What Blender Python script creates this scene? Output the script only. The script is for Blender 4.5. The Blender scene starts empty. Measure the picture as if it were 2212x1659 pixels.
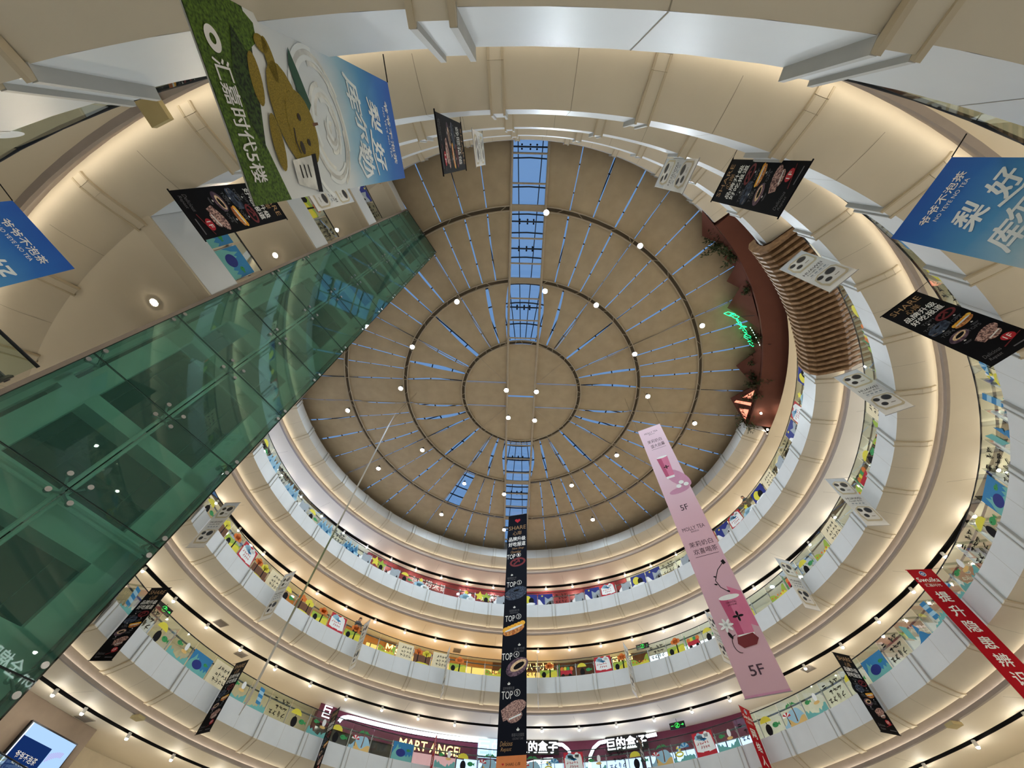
import bpy, math, random
from math import sin, cos, radians as rad, pi, atan2, hypot
from mathutils import Vector, Matrix

random.seed(7)
SC = bpy.context.scene
COL = SC.collection
Z0 = 1.5                      # eye height above the ground floor; heights h below are above the eye
CX, CY, R = 0.66, 14.5, 15.17  # atrium axis and radius of every gallery edge

# ------------------------------------------------------------------ camera
F_PX, TILT, ROLL = 878.0, 29.44, -3.82
cd = bpy.data.cameras.new('camera'); cam = bpy.data.objects.new('camera', cd); COL.objects.link(cam)
cd.sensor_fit = 'HORIZONTAL'; cd.sensor_width = 36.0; cd.lens = 36.0 * F_PX / 2212.0
cd.clip_start = 0.02; cd.clip_end = 300
t_, r_ = rad(TILT), rad(ROLL)
ax = Vector((0, sin(t_), cos(t_))); dn = Vector((0, cos(t_), -sin(t_))); rt = Vector((1, 0, 0))
cr = rt * cos(r_) + dn * sin(r_)
cdn = rt * -sin(r_) + dn * cos(r_)
M = Matrix((cr, -cdn, -ax)).transposed().to_4x4(); M.translation = Vector((0, 0, Z0))
cam.matrix_world = M
SC.camera = cam

# ------------------------------------------------------------------ sky, exposure
w = bpy.data.worlds.new('dusk_sky'); SC.world = w; w.use_nodes = True
bg = w.node_tree.nodes['Background']
bg.inputs['Color'].default_value = (0.155, 0.29, 0.53, 1); bg.inputs['Strength'].default_value = 0.95
SC.view_settings.view_transform = 'Standard'; SC.view_settings.look = 'None'
SC.view_settings.gamma = 1.0; SC.view_settings.use_curve_mapping = False
SC.view_settings.exposure = 0.2
SC.cycles.max_bounces = 10; SC.cycles.diffuse_bounces = 6; SC.cycles.glossy_bounces = 3
SC.cycles.transmission_bounces = 4; SC.cycles.transparent_max_bounces = 24
SC.cycles.caustics_reflective = False; SC.cycles.caustics_refractive = False
SC.cycles.sample_clamp_indirect = 6.0
L_DOME, L_SPOT, L_COVE, L_FILL = 720.0, 500.0, 14.0, 70.0


def lin(c):
    return tuple(((v / 255.0) / 12.92 if v / 255.0 <= 0.04045 else ((v / 255.0 + 0.055) / 1.055) ** 2.4) for v in c)


MATS = {}


def mat(name, c=(200, 200, 200), rough=0.6, metal=0.0, var=0.05, scale=3.0, bump=0.0, spec=0.3):
    if name in MATS: return MATS[name]
    m = bpy.data.materials.new(name); m.use_nodes = True; nt = m.node_tree
    p = nt.nodes['Principled BSDF']
    p.inputs['Roughness'].default_value = rough; p.inputs['Metallic'].default_value = metal
    p.inputs['Specular IOR Level'].default_value = spec
    tc = nt.nodes.new('ShaderNodeTexCoord'); nz = nt.nodes.new('ShaderNodeTexNoise')
    nz.inputs['Scale'].default_value = scale; nz.inputs['Detail'].default_value = 4
    nt.links.new(tc.outputs['Object'], nz.inputs['Vector'])
    rp = nt.nodes.new('ShaderNodeValToRGB'); l = lin(c)
    rp.color_ramp.elements[0].position = 0.3; rp.color_ramp.elements[1].position = 0.7
    rp.color_ramp.elements[0].color = tuple(v * (1 - var) for v in l) + (1,)
    rp.color_ramp.elements[1].color = tuple(min(1, v * (1 + var)) for v in l) + (1,)
    nt.links.new(nz.outputs['Fac'], rp.inputs['Fac']); nt.links.new(rp.outputs['Color'], p.inputs['Base Color'])
    if bump:
        b = nt.nodes.new('ShaderNodeBump'); b.inputs['Strength'].default_value = bump
        nt.links.new(nz.outputs['Fac'], b.inputs['Height']); nt.links.new(b.outputs['Normal'], p.inputs['Normal'])
    MATS[name] = m
    return m


def two(name, c1, c2, scale=8.0, rough=0.8, lo=0.4, hi=0.6, detail=6):
    if name in MATS: return MATS[name]
    m = mat(name, c1, rough, scale=scale)
    rp = [n for n in m.node_tree.nodes if n.type == 'VALTORGB'][0].color_ramp
    rp.elements[0].color = lin(c1) + (1,); rp.elements[1].color = lin(c2) + (1,)
    rp.elements[0].position = lo; rp.elements[1].position = hi
    [n for n in m.node_tree.nodes if n.type == 'TEX_NOISE'][0].inputs['Detail'].default_value = detail
    return m


def emi(name, c, s):
    if name in MATS: return MATS[name]
    m = bpy.data.materials.new(name); m.use_nodes = True; nt = m.node_tree
    nt.nodes.remove(nt.nodes['Principled BSDF'])
    e = nt.nodes.new('ShaderNodeEmission'); e.inputs['Color'].default_value = lin(c) + (1,); e.inputs['Strength'].default_value = s
    nt.links.new(e.outputs[0], nt.nodes['Material Output'].inputs['Surface'])
    MATS[name] = m
    return m


def glass(name, tint, refl=0.08, rough=0.02, film=None, amount=0.0):
    if name in MATS: return MATS[name]
    m = bpy.data.materials.new(name); m.use_nodes = True; nt = m.node_tree
    nt.nodes.remove(nt.nodes['Principled BSDF'])
    tr = nt.nodes.new('ShaderNodeBsdfTransparent'); tr.inputs['Color'].default_value = tint + (1,)
    gl = nt.nodes.new('ShaderNodeBsdfGlossy'); gl.inputs['Roughness'].default_value = rough
    gl.inputs['Color'].default_value = (0.9, 0.95, 0.95, 1)
    fr = nt.nodes.new('ShaderNodeFresnel'); fr.inputs['IOR'].default_value = 1.45
    mu = nt.nodes.new('ShaderNodeMath'); mu.operation = 'MULTIPLY'; mu.inputs[1].default_value = refl / 0.04
    mu.use_clamp = True
    mx = nt.nodes.new('ShaderNodeMixShader')
    nt.links.new(fr.outputs[0], mu.inputs[0]); nt.links.new(mu.outputs[0], mx.inputs[0])
    base = tr
    if film:
        df = nt.nodes.new('ShaderNodeBsdfDiffuse'); df.inputs['Color'].default_value = lin(film) + (1,)
        base = nt.nodes.new('ShaderNodeMixShader'); base.inputs[0].default_value = amount
        nt.links.new(tr.outputs[0], base.inputs[1]); nt.links.new(df.outputs[0], base.inputs[2])
    nt.links.new(base.outputs[0], mx.inputs[1]); nt.links.new(gl.outputs[0], mx.inputs[2])
    nt.links.new(mx.outputs[0], nt.nodes['Material Output'].inputs['Surface'])
    MATS[name] = m
    return m


def ramp_uv(name, stops, rough=0.55, noise=0.0, nscale=4.0):
    """printed colour running down a sheet (v of its UV map), optionally broken up by noise"""
    if name in MATS: return MATS[name]
    m = bpy.data.materials.new(name); m.use_nodes = True; nt = m.node_tree
    p = nt.nodes['Principled BSDF']; p.inputs['Roughness'].default_value = rough
    p.inputs['Specular IOR Level'].default_value = 0.15
    uv = nt.nodes.new('ShaderNodeUVMap'); sx = nt.nodes.new('ShaderNodeSeparateXYZ')
    nt.links.new(uv.outputs[0], sx.inputs[0])
    nz = nt.nodes.new('ShaderNodeTexNoise'); nz.inputs['Scale'].default_value = nscale; nz.inputs['Detail'].default_value = 6
    nt.links.new(uv.outputs[0], nz.inputs['Vector'])
    a = nt.nodes.new('ShaderNodeMath'); a.operation = 'MULTIPLY_ADD'; a.inputs[1].default_value = noise; a.inputs[2].default_value = -noise / 2
    nt.links.new(nz.outputs['Fac'], a.inputs[0])
    b = nt.nodes.new('ShaderNodeMath'); b.operation = 'ADD'
    nt.links.new(sx.outputs['Y'], b.inputs[0]); nt.links.new(a.outputs[0], b.inputs[1])
    rp = nt.nodes.new('ShaderNodeValToRGB'); cr_ = rp.color_ramp
    while len(cr_.elements) < len(stops): cr_.elements.new(0.5)
    for e, (q, c) in zip(cr_.elements, stops): e.position = q; e.color = lin(c) + (1,)
    nt.links.new(b.outputs[0], rp.inputs['Fac']); nt.links.new(rp.outputs['Color'], p.inputs['Base Color'])
    MATS[name] = m
    return m


# ------------------------------------------------------------------ mesh collector
class MB:
    def __init__(s): s.v = []; s.f = []; s.mi = []; s.ms = []; s.uv = None
    def _m(s, m):
        if m not in s.ms: s.ms.append(m)
        return s.ms.index(m)
    def add(s, vs, fs, m):
        o = len(s.v); s.v += [tuple(q) for q in vs]; k = s._m(m)
        for f in fs: s.f.append([o + i for i in f]); s.mi.append(k)
        return s
    def quad(s, a, b, c, d, m): return s.add([a, b, c, d], [(0, 1, 2, 3)], m)
    def box(s, c, sz, m, X=(1, 0, 0), Y=(0, 1, 0), Z=(0, 0, 1)):
        c = Vector(c); X, Y, Z = (Vector(q).normalized() * (h / 2) for q, h in zip((X, Y, Z), sz))
        vs = [c + X * i + Y * j + Z * k for i in (-1, 1) for j in (-1, 1) for k in (-1, 1)]
        return s.add(vs, [(0, 1, 3, 2), (4, 6, 7, 5), (0, 4, 5, 1), (2, 3, 7, 6), (0, 2, 6, 4), (1, 5, 7, 3)], m)
    def bar(s, a, b, wd, th, m, up=(0, 0, 1)):
        a, b = Vector(a), Vector(b); d = (b - a); L = d.length; d.normalize()
        sd = d.cross(Vector(up))
        if sd.length < 1e-5: sd = d.cross(Vector((1, 0, 0)))
        sd.normalize(); u = sd.cross(d)
        return s.box((a + b) / 2, (L, wd, th), m, d, sd, u)
    def tube(s, a, b, r, m, n=8, r2=None, cap=True):
        a, b = Vector(a), Vector(b); d = (b - a).normalized()
        u = d.orthogonal().normalized(); v = d.cross(u); r2 = r if r2 is None else r2
        vs = [a + (u * cos(2 * pi * i / n) + v * sin(2 * pi * i / n)) * r for i in range(n)]
        vs += [b + (u * cos(2 * pi * i / n) + v * sin(2 * pi * i / n)) * r2 for i in range(n)]
        fs = [(i, (i + 1) % n, n + (i + 1) % n, n + i) for i in range(n)]
        if cap: fs += [tuple(range(n))[::-1], tuple(range(n, 2 * n))]
        return s.add(vs, fs, m)
    def path(s, pts, r, m, n=6):
        for a, b in zip(pts, pts[1:]): s.tube(a, b, r, m, n)
        return s
    def sweep(s, prof, a0, a1, n, m, cx=CX, cy=CY):
        """prof = [(r, h)...] turned about the atrium axis between two angles"""
        for (ra, ha), (rb, hb) in zip(prof, prof[1:]):
            vs = []
            for i in range(n + 1):
                a = rad(a0 + (a1 - a0) * i / n); c, q = cos(a), sin(a)
                vs += [(cx + ra * c, cy + ra * q, ha + Z0), (cx + rb * c, cy + rb * q, hb + Z0)]
            s.add(vs, [(2 * i, 2 * i + 2, 2 * i + 3, 2 * i + 1) for i in range(n)], m)
        return s
    def lathe(s, prof, a0, a1, n, m, cx=CX, cy=CY):
        """like sweep, with one smooth surface across the whole profile"""
        k = len(prof); vs = []
        for i in range(n + 1):
            a = rad(a0 + (a1 - a0) * i / n); vs += [(cx + r0 * cos(a), cy + r0 * sin(a), h0 + Z0) for r0, h0 in prof]
        return s.add(vs, [(i * k + j, (i + 1) * k + j, (i + 1) * k + j + 1, i * k + j + 1) for i in range(n) for j in range(k - 1)], m)
    def ball(s, c, rx, ry, rz, m, nu=10, nv=7, X=(1, 0, 0), Y=(0, 1, 0), Z=(0, 0, 1)):
        c = Vector(c); X, Y, Z = Vector(X), Vector(Y), Vector(Z); vs = []
        for j in range(nv + 1):
            t = pi * j / nv
            for i in range(nu):
                p = 2 * pi * i / nu
                vs.append(c + X * (rx * sin(t) * cos(p)) + Y * (ry * sin(t) * sin(p)) + Z * (rz * cos(t)))
        fs = [(j * nu + i, j * nu + (i + 1) % nu, (j + 1) * nu + (i + 1) % nu, (j + 1) * nu + i) for j in range(nv) for i in range(nu)]
        return s.add(vs, fs, m)
    def build(s, name, parent=None, smooth=False, local=False, mesh_name=None):
        me = bpy.data.meshes.new(mesh_name or name); me.from_pydata(s.v, [], s.f)
        for m in s.ms: me.materials.append(m)
        me.polygons.foreach_set('material_index', s.mi)
        if smooth: me.polygons.foreach_set('use_smooth', [True] * len(me.polygons))
        if s.uv:
            l = me.uv_layers.new(name='UVMap')
            for lp in me.loops: l.data[lp.index].uv = s.uv[lp.vertex_index]
        me.update()
        o = bpy.data.objects.new(name, me); COL.objects.link(o)
        if parent is not None:
            o.parent = parent
            if not local: o.matrix_parent_inverse = Matrix.Translation(-root_loc(parent))
        return o


def root_loc(o):
    v = Vector(o.location)
    while o.parent is not None:
        if o.parent.type == 'EMPTY' and o.type == 'MESH': return Vector(o.parent.location) if o.matrix_parent_inverse != Matrix() else v
        o = o.parent; v += Vector(o.location)
    return v


def child_of(o, mb, name, smooth=False):
    """sub-part: world-space mesh hung under a part that is itself world-space"""
    c = mb.build(name, None, smooth); c.parent = o
    c.matrix_parent_inverse = Matrix()      # the part's own world matrix is the identity
    return c


def empty(name, loc, label=None, cat=None, group=None, rz=0):
    o = bpy.data.objects.new(name, None); COL.objects.link(o); o.location = loc; o.rotation_euler = (0, 0, rz)
    o.empty_display_size = 0.2
    return tag(o, label, cat, group)


def tag(o, label=None, cat=None, group=None, kind=None):
    if label: o['label'] = label
    if cat: o['category'] = cat
    if group: o['group'] = group
    if kind: o['kind'] = kind
    return o


def struct(o): o['kind'] = 'structure'; return o


def copy_tree(o, parent=None):
    c = o.copy(); COL.objects.link(c)
    if parent is not None: c.parent = parent
    for k in list(o.children): copy_tree(k, c)
    return c


def pol(r, a, h): return Vector((CX + r * cos(rad(a)), CY + r * sin(rad(a)), h + Z0))


# ------------------------------------------------------------------ lettering
TXT = {}


def text_faces(s, bold=0.0, shear=0.0):
    """unit-height outline of a string as flat polygons"""
    k = (s, bold, shear)
    if k in TXT: return TXT[k]
    c = bpy.data.curves.new('lettering', 'FONT'); c.body = s; c.offset = bold; c.resolution_u = 2; c.shear = shear
    o = bpy.data.objects.new('lettering', c); COL.objects.link(o)
    me = bpy.data.meshes.new_from_object(o.evaluated_get(bpy.context.evaluated_depsgraph_get()))
    vs = [(v.co.x, v.co.y) for v in me.vertices]; fs = [tuple(p.vertices) for p in me.polygons]
    bpy.data.objects.remove(o); bpy.data.curves.remove(c); bpy.data.meshes.remove(me)
    if not vs: TXT[k] = ([], [], 1.0); return TXT[k]
    x0, x1 = min(v[0] for v in vs), max(v[0] for v in vs); y0, y1 = min(v[1] for v in vs), max(v[1] for v in vs)
    H = max(1e-6, y1 - y0)
    TXT[k] = ([((x - x0) / H, (y - y0) / H) for x, y in vs], fs, (x1 - x0) / H)
    return TXT[k]


class Sheet:
    """a flat thing with its own axes: O origin (top left), U to the right, V downward, N towards the reader"""
    def __init__(s, O, U, V, N): s.O, s.U, s.V, s.N = Vector(O), Vector(U).normalized(), Vector(V).normalized(), Vector(N).normalized()
    def p(s, u, v, k=0): return s.O + s.U * u + s.V * v + s.N * (0.0015 + 0.001 * k)
    def poly(s, mb, pts, m, k=1): return mb.add([s.p(u, v, k) for u, v in pts], [tuple(range(len(pts)))], m)
    def rect(s, mb, u, v, w_, h_, m, k=1): return s.poly(mb, [(u, v), (u + w_, v), (u + w_, v + h_), (u, v + h_)], m, k)
    def disc(s, mb, u, v, a, b, m, k=1, rot=0.0, n=20):
        c, q = cos(rot), sin(rot)
        return s.poly(mb, [(u + a * cos(t) * c - b * sin(t) * q, v + a * cos(t) * q + b * sin(t) * c) for t in (2 * pi * i / n for i in range(n))], m, k)
    def ring(s, mb, u, v, a, b, th, m, k=1, t0=0, t1=360, rot=0.0, n=28):
        c, q = cos(rot), sin(rot)
        def P(A, B, t): return (u + A * cos(t) * c - B * sin(t) * q, v + A * cos(t) * q + B * sin(t) * c)
        for i in range(n):
            a0, a1 = rad(t0 + (t1 - t0) * i / n), rad(t0 + (t1 - t0) * (i + 1) / n)
            s.poly(mb, [P(a, b, a0), P(a, b, a1), P(a - th, b - th, a1), P(a - th, b - th, a0)], m, k)
    def text(s, mb, st, u, v, h_, m, k=2, w_=None, align='c', bold=0.0, shear=0.0, rot=0.0):
        """text h_ tall whose top is at v; u is the centre (or the left edge)"""
        vs, fs, asp = text_faces(st, 0.0, shear)
        W = asp * h_ if w_ is None else w_
        sx = W / asp if asp else h_
        off = -W / 2 if align == 'c' else 0
        c, q = cos(rot), sin(rot); b = 0.55 * bold * h_; kk = k
        for ox, oy in (((-b, -b), (b, -b), (-b, b), (b, b)) if bold else ((0, 0),)):      # heavier letters: the same outline laid down four times
            out = []
            for x, y in vs:
                du, dv = off + x * sx + ox, h_ - y * h_ + oy
                out.append(s.p(u + du * c - dv * q, v + du * q + dv * c, kk))
            mb.add(out, fs, m); kk += 0.25
        return W
    def stroke(s, mb, pts, th, m, k=2, taper=True):
        n = len(pts)
        for i, ((a, b), (c, d)) in enumerate(zip(pts, pts[1:])):
            L = hypot(c - a, d - b) or 1e-6; nx, ny = -(d - b) / L, (c - a) / L
            t0 = th * (1 - 0.6 * i / n) if taper else th; t1 = th * (1 - 0.6 * (i + 1) / n) if taper else th
            s.poly(mb, [(a + nx * t0 / 2, b + ny * t0 / 2), (c + nx * t1 / 2, d + ny * t1 / 2), (c - nx * t1 / 2, d - ny * t1 / 2), (a - nx * t0 / 2, b - ny * t0 / 2)], m, k)


# ------------------------------------------------------------------ shared materials
WHITE = mat('white_panel_paint', (200, 204, 206), 0.42, var=0.03, scale=1.5, spec=0.4)
BEIGE = mat('beige_soffit_paint', (208, 199, 180), 0.65, var=0.03, scale=1.2)
SEAM = mat('panel_seam', (150, 142, 126), 0.8)
RIB = mat('shaded_rib_white', (178, 178, 174), 0.5)  # fascia white darkened, so the fins carry their shade in the colour
RIBB = mat('shaded_rib_beige', (190, 178, 154), 0.6)  # soffit beige darkened likewise, shade put into the fin colour
LIP = mat('grey_cove_lip', (156, 147, 142), 0.6)
CEIL = mat('gallery_ceiling_paint', (216, 208, 190), 0.7, var=0.03, scale=0.6)
SLOT = mat('black_track_slot', (14, 12, 12), 0.5)
FLOOR = mat('polished_floor_tile', (208, 205, 200), 0.3, scale=1.0)
CONC = mat('painted_shaft_frame', (226, 232, 226), 0.7)
DARK = mat('dark_steel', (38, 40, 44), 0.5, metal=0.3)
STEEL = mat('brushed_steel', (170, 170, 172), 0.3, metal=0.9)
GREYRAIL = mat('grey_rail_steel', (112, 112, 114), 0.4, metal=0.6)
BLACK = mat('black_print', (10, 10, 12), 0.6, spec=0.1)
FABRIC = mat('tan_shade_fabric', (178, 161, 134), 0.9, var=0.06, scale=1.6, spec=0.05)
TRUSS = mat('tan_tube_paint', (172, 158, 136), 0.55)
CLEAR = glass('balustrade_glass', (0.86, 0.93, 0.89), 0.018)
GREEN = glass('green_shaft_glass', (0.70, 0.92, 0.86), 0.026, 0.004, (108, 160, 146), 0.15)
SKYG = glass('skylight_glass', (0.85, 0.9, 0.95), 0.04)
WALLM = mat('plain_shop_wall', (204, 192, 168), 0.7)
LED = emi('warm_cove_led', (255, 243, 220), L_COVE)
SPOTL = emi('spotlight_lens', (255, 247, 232), L_SPOT)
DOMEL = emi('high_bay_lens', (232, 246, 255), L_DOME)

# level name: (top of kerb, underside edge)
LV = {'Z': (3.59, 2.72), 'A': (8.92, 8.02), 'B': (13.71, 12.82), 'C': (18.62, 17.69), 'D': (23.52, 22.72)}
FLOORNAME = {'Z': 'second', 'A': 'third', 'B': 'fourth', 'C': 'fifth', 'D': 'roof'}
SOFF = [(0, 0), (.15, .08), (.3, .155), (.45, .225), (.6, .285), (.75, .33), (.88, .345), (.98, .33), (1.08, .28)]   # soffit section: out from the edge, down from it
def ceil_h(k): return LV[k][1] - 0.63
A_L, A_R = 176.0, 239.6       # the lobby closes the ring between these angles (lift side)
VIS0, VIS1 = -120.4, 176.0    # the open part of every ring

# ------------------------------------------------------------------ ground floor
mb = MB(); mb.sweep([(0.0, -1.5), (25, -1.5)], 0, 360, 96, FLOOR)
struct(mb.build('floor'))

# ------------------------------------------------------------------ the galleries
def gallery(i, k):
    top, kn = LV[k]; ch = ceil_h(k); full = (VIS0, VIS1)
    seg = 148
    if k == 'D': arcs = [(1.5, VIS1), (VIS0, -52.5)]
    else: arcs = [full]
    mb = MB()
    for a0, a1 in arcs:
        n = int((a1 - a0) / 2) + 1
        mb.sweep([(R + 0.36, top - 0.12), (R + 0.36, top), (R, top), (R, kn)], a0, a1, n, WHITE)
        if k == 'D': mb.sweep([(R, top), (R + 1.1, top)], a0, a1, n, WHITE)
        for j in range(-14, 20):                                # panel joints half way between the ribs
            a = 9 * j
            if a0 + 1 < a < a1 - 1:
                for e in (-0.035, 0.035):
                    pass
                mb.sweep([(R - 0.004, top), (R - 0.004, kn)], a - 0.016, a + 0.016, 1, SEAM)
    if k == 'D':                                                 # ends of the roof ring beside the terracotta front
        for a in (-52.5, 1.5):
            p = [pol(R, a, kn), pol(R, a, top), pol(R + 1.1, a, top), pol(R + 1.1, a, kn - 0.42)]
            mb.add(p, [(0, 1, 2, 3)], WHITE)
    o = mb.build('trim_%d' % i, smooth=True); struct(o)
    # sloping soffit
    mb = MB()
    for a0, a1 in ([(1.5, -52.5 + 360)] if k == 'D' else [(0, 360)]):
        n = int((a1 - a0) / 2)
        mb.lathe([(R + q0, kn - q1) for q0, q1 in SOFF], a0, a1, n, BEIGE)
        for j in range(40):
            a = 9 * j
            if a0 < a < a1: mb.sweep([(R + q0, kn - q1 - .004) for q0, q1 in SOFF[:6]], a - 0.016, a + 0.016, 1, SEAM)
    s_ = mb.build('trim_%d' % (i + 5), smooth=True); struct(s_)
    # cove lip with the strip light lying in it
    mb = MB(); a0, a1 = (1.5, 307.5) if k == 'D' else (0, 360); n = int((a1 - a0) / 2)
    mb.sweep([(R + 0.975, kn - 0.62), (R + 0.975, kn - 0.74), (R + 1.08, kn - 0.74), (R + 1.08, kn - 0.27)], a0, a1, n, LIP)
    mb.sweep([(R + 0.975, kn - 0.62), (R + 0.99, kn - 0.62), (R + 0.99, kn - 0.66), (R + 1.08, kn - 0.66)], a0, a1, n, LIP)
    lp = mb.build('trim_%d' % (i + 10), smooth=True); struct(lp)
    mb = MB(); mb.sweep([(R + 1.02, kn - 0.635), (R + 1.06, kn - 0.635)], a0, a1, n, LED)
    child_of(lp, mb, 'strip_light')
    # ribs: two fins on the fascia, running on under the soffit
    def rib(a):
        mb = MB(); c, q = cos(rad(a)), sin(rad(a)); er = Vector((c, q, 0)); et = Vector((-q, c, 0)); ez = Vector((0, 0, 1))
        for sgn in (-1, 1):
            off = et * (0.105 * sgn)
            if VIS0 - 0.5 <= ((a + 180) % 360) - 180 <= VIS1:
                mb.box(pol(R - 0.04, a, (top + kn) / 2 - 0.01) + off, (0.09, 0.04, top - kn), RIB, er, et, ez)
            ps = [pol(r0, a, kn - q0 - .02) + off for r0, q0 in ((R - .08, -.0), (R + .3, .155), (R + .6, .285), (R + .8, .337), (R + .96, .335))]
            for a_, b_ in zip(ps, ps[1:]): mb.bar(a_, b_, 0.035, 0.06, RIBB)
        mb.box(pol(R - 0.02, a, (top + kn) / 2 - 0.01), (0.06, 0.2, top - kn - .01), WHITE, er, et, ez) if VIS0 - 0.5 <= ((a + 180) % 360) - 180 <= VIS1 else None
        ps = [pol(r0, a, kn - q0 - .012) for r0, q0 in ((R - .05, -.0), (R + .3, .155), (R + .6, .285), (R + .8, .337), (R + .96, .335))]
        for a_, b_ in zip(ps, ps[1:]): mb.bar(a_, b_, 0.18, 0.05, BEIGE)
        return mb
    for j in range(40):
        a = 4.5 + 9 * j; a = a if a <= 180 else a - 360
        if k == 'D' and -52.5 < a < 1.5: continue
        if k == 'C' and -53 < a < -25: continue
        if k in 'ZABC' and not (VIS0 < a < VIS1) and not (-160 < a): continue
        child_of(o, rib(a), 'fascia_rib')
    # walking floor above, ceiling below
    mb = MB()
    if k != 'D':
        mb.sweep([(R + 0.22, top - 0.12), (24, top - 0.12)], 0, 360, 120, FLOOR); struct(mb.build('floor'))
    mb = MB(); mb.sweep([(R + 1.08, ch), (18.0, ch)], 0, 360, 150, CEIL)
    mb.sweep([(18.3, ch), (24, ch)], 0, 360, 150, CEIL); mb.sweep([(18.3, ch + 0.14), (18.3, ch - 0.01), (18.32, ch - 0.01)], 0, 360, 150, SLOT)
    mb.sweep([(18.0, ch + 0.14), (18.3, ch + 0.14)], 0, 360, 150, SLOT)
    mb.sweep([(18.0, ch + 0.0), (18.0, ch + 0.14)], 0, 360, 150, SLOT)
    for j in range(20): mb.sweep([(16.75, ch - 0.003), (18.0, ch - 0.003)], 18 * j + 2, 18 * j + 2.04, 1, SEAM)
    struct(mb.build('ceiling', smooth=False))


for i, k in enumerate('ZABCD'): gallery(i + 1, k)
mb = MB(); mb.sweep([(24, -1.5), (24, 26)], 0, 360, 72, WALLM); struct(mb.build('wall_outer'))

# ------------------------------------------------------------------ lift lobby: slab edge in the plane of the lift front
P1 = Vector((-7.05, 1.40)); LE = Vector((-6.30, 2.96)); RE = Vector((-4.80, 5.12))
FD = (RE - LE).normalized(); BK = Vector((-FD.y, FD.x))       # along the lift front, and away from the reader
LB, RB = LE + BK * 2.2, RE + BK * 2.2
for i, k in enumerate('ZABCD'):
    top, kn = LV[k]
    ring_pts = [Vector((CX + R * cos(rad(a)), CY + R * sin(rad(a)))) for a in [176 + 63.4 * j / 24 for j in range(25)]]
    plan = [P1, LE, LB, RB] + ring_pts[:-1]
    mb = MB(); n = len(plan)
    mb.add([(p.x, p.y, kn + Z0) for p in plan], [tuple(range(n))], CEIL)
    mb.add([(p.x, p.y, top - 0.12 + Z0) for p in plan], [tuple(range(n))[::-1]], FLOOR)
    struct(mb.build('ceiling'))
    mb = MB(); d = (LE - P1).normalized(); nrm = Vector((d.y, -d.x))
    a3, b3 = Vector((P1.x, P1.y, 0)), Vector((LE.x, LE.y, 0)); n3 = Vector((nrm.x, nrm.y, 0))
    mb.box((a3 + b3) / 2 + Vector((0, 0, (top + kn) / 2 + Z0)) - n3 * 0.11, ((b3 - a3).length, 0.22, top - kn - 0.04), WHITE, b3 - a3, n3)
    mb.box((a3 + b3) / 2 + Vector((0, 0, kn + Z0)) - n3 * 0.16, ((b3 - a3).length, 0.3, 0.05), BEIGE, b3 - a3, n3)
    struct(mb.build('trim_%d' % (i + 41)))

# ------------------------------------------------------------------ roof: fabric panels between radial bars
DH = 24.15; AX = -2.0         # height, and turn of the cross axes
HB = 0.95                     # half width of the straight bands
def dome(r, a, h=DH): return pol(r, a + AX, h)
def band_edge(r): return math.degrees(math.asin(HB / r))


def zone_lines(rr0, rr1, mid):
    """list of (angle at inner radius, angle at outer radius) for one quadrant 0..90"""
    b0, b1 = band_edge(rr0), band_edge(rr1)
    if mid == 'middle': qs = [None, 0.42, 30, 45, 60, -0.42, -1]
    else: qs = [None, 0.25, 0.5, 0.75, 30, 37.5, 45, 52.5, 60, -0.75, -0.5, -0.25, -1]
    out = []
    for q in qs:
        if q is None: out.append((b0, b1))
        elif q == -1: out.append((90 - b0, 90 - b1))
        elif 0 < q < 1: out.append((b0 + (30 - b0) * q, b1 + (30 - b1) * q))
        elif q < 0: out.append((90 - b0 - (30 - b0) * -q, 90 - b1 - (30 - b1) * -q))
        else: out.append((q, q))
    if mid == 'middle': out[1] = (b0 + (30 - b0) * 0.5, b1 + (30 - b1) * 0.45); out[5] = (90 - out[1][0], 90 - out[1][1])
    return out


def panel(root, r0, r1, A, B, g):
    """fabric between two radial lines; the long sides hang in slightly so that the sky shows"""
    mb = MB(); nr, na = 8, 3; vs = []
    ga, gb = random.uniform(*g), random.uniform(*g); ph = random.uniform(0.3, 0.7)
    for i in range(nr + 1):
        t = i / nr; r = r0 + 0.09 + (r1 - r0 - 0.18) * t
        a, b = A[0] + (A[1] - A[0]) * t, B[0] + (B[1] - B[0]) * t
        bow = max(0.0, 1 - abs((t - ph) / max(ph, 1 - ph))) ** 0.8
        da, db = math.degrees((0.03 + ga * bow) / r), math.degrees((0.03 + gb * bow) / r)
        for j in range(na + 1):
            s = j / na; aa = (a + da) + ((b - db) - (a + da)) * s
            sag = 0.10 * sin(pi * t) * (0.4 + 0.6 * sin(pi * s)) + 0.02 * random.random()
            vs.append(dome(r, aa, DH + 0.06 - sag))
    mb.add(vs, [(i * (na + 1) + j, (i + 1) * (na + 1) + j, (i + 1) * (na + 1) + j + 1, i * (na + 1) + j + 1) for i in range(nr) for j in range(na)], FABRIC)
    mb.build('fabric_panel', root, smooth=True)


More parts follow.
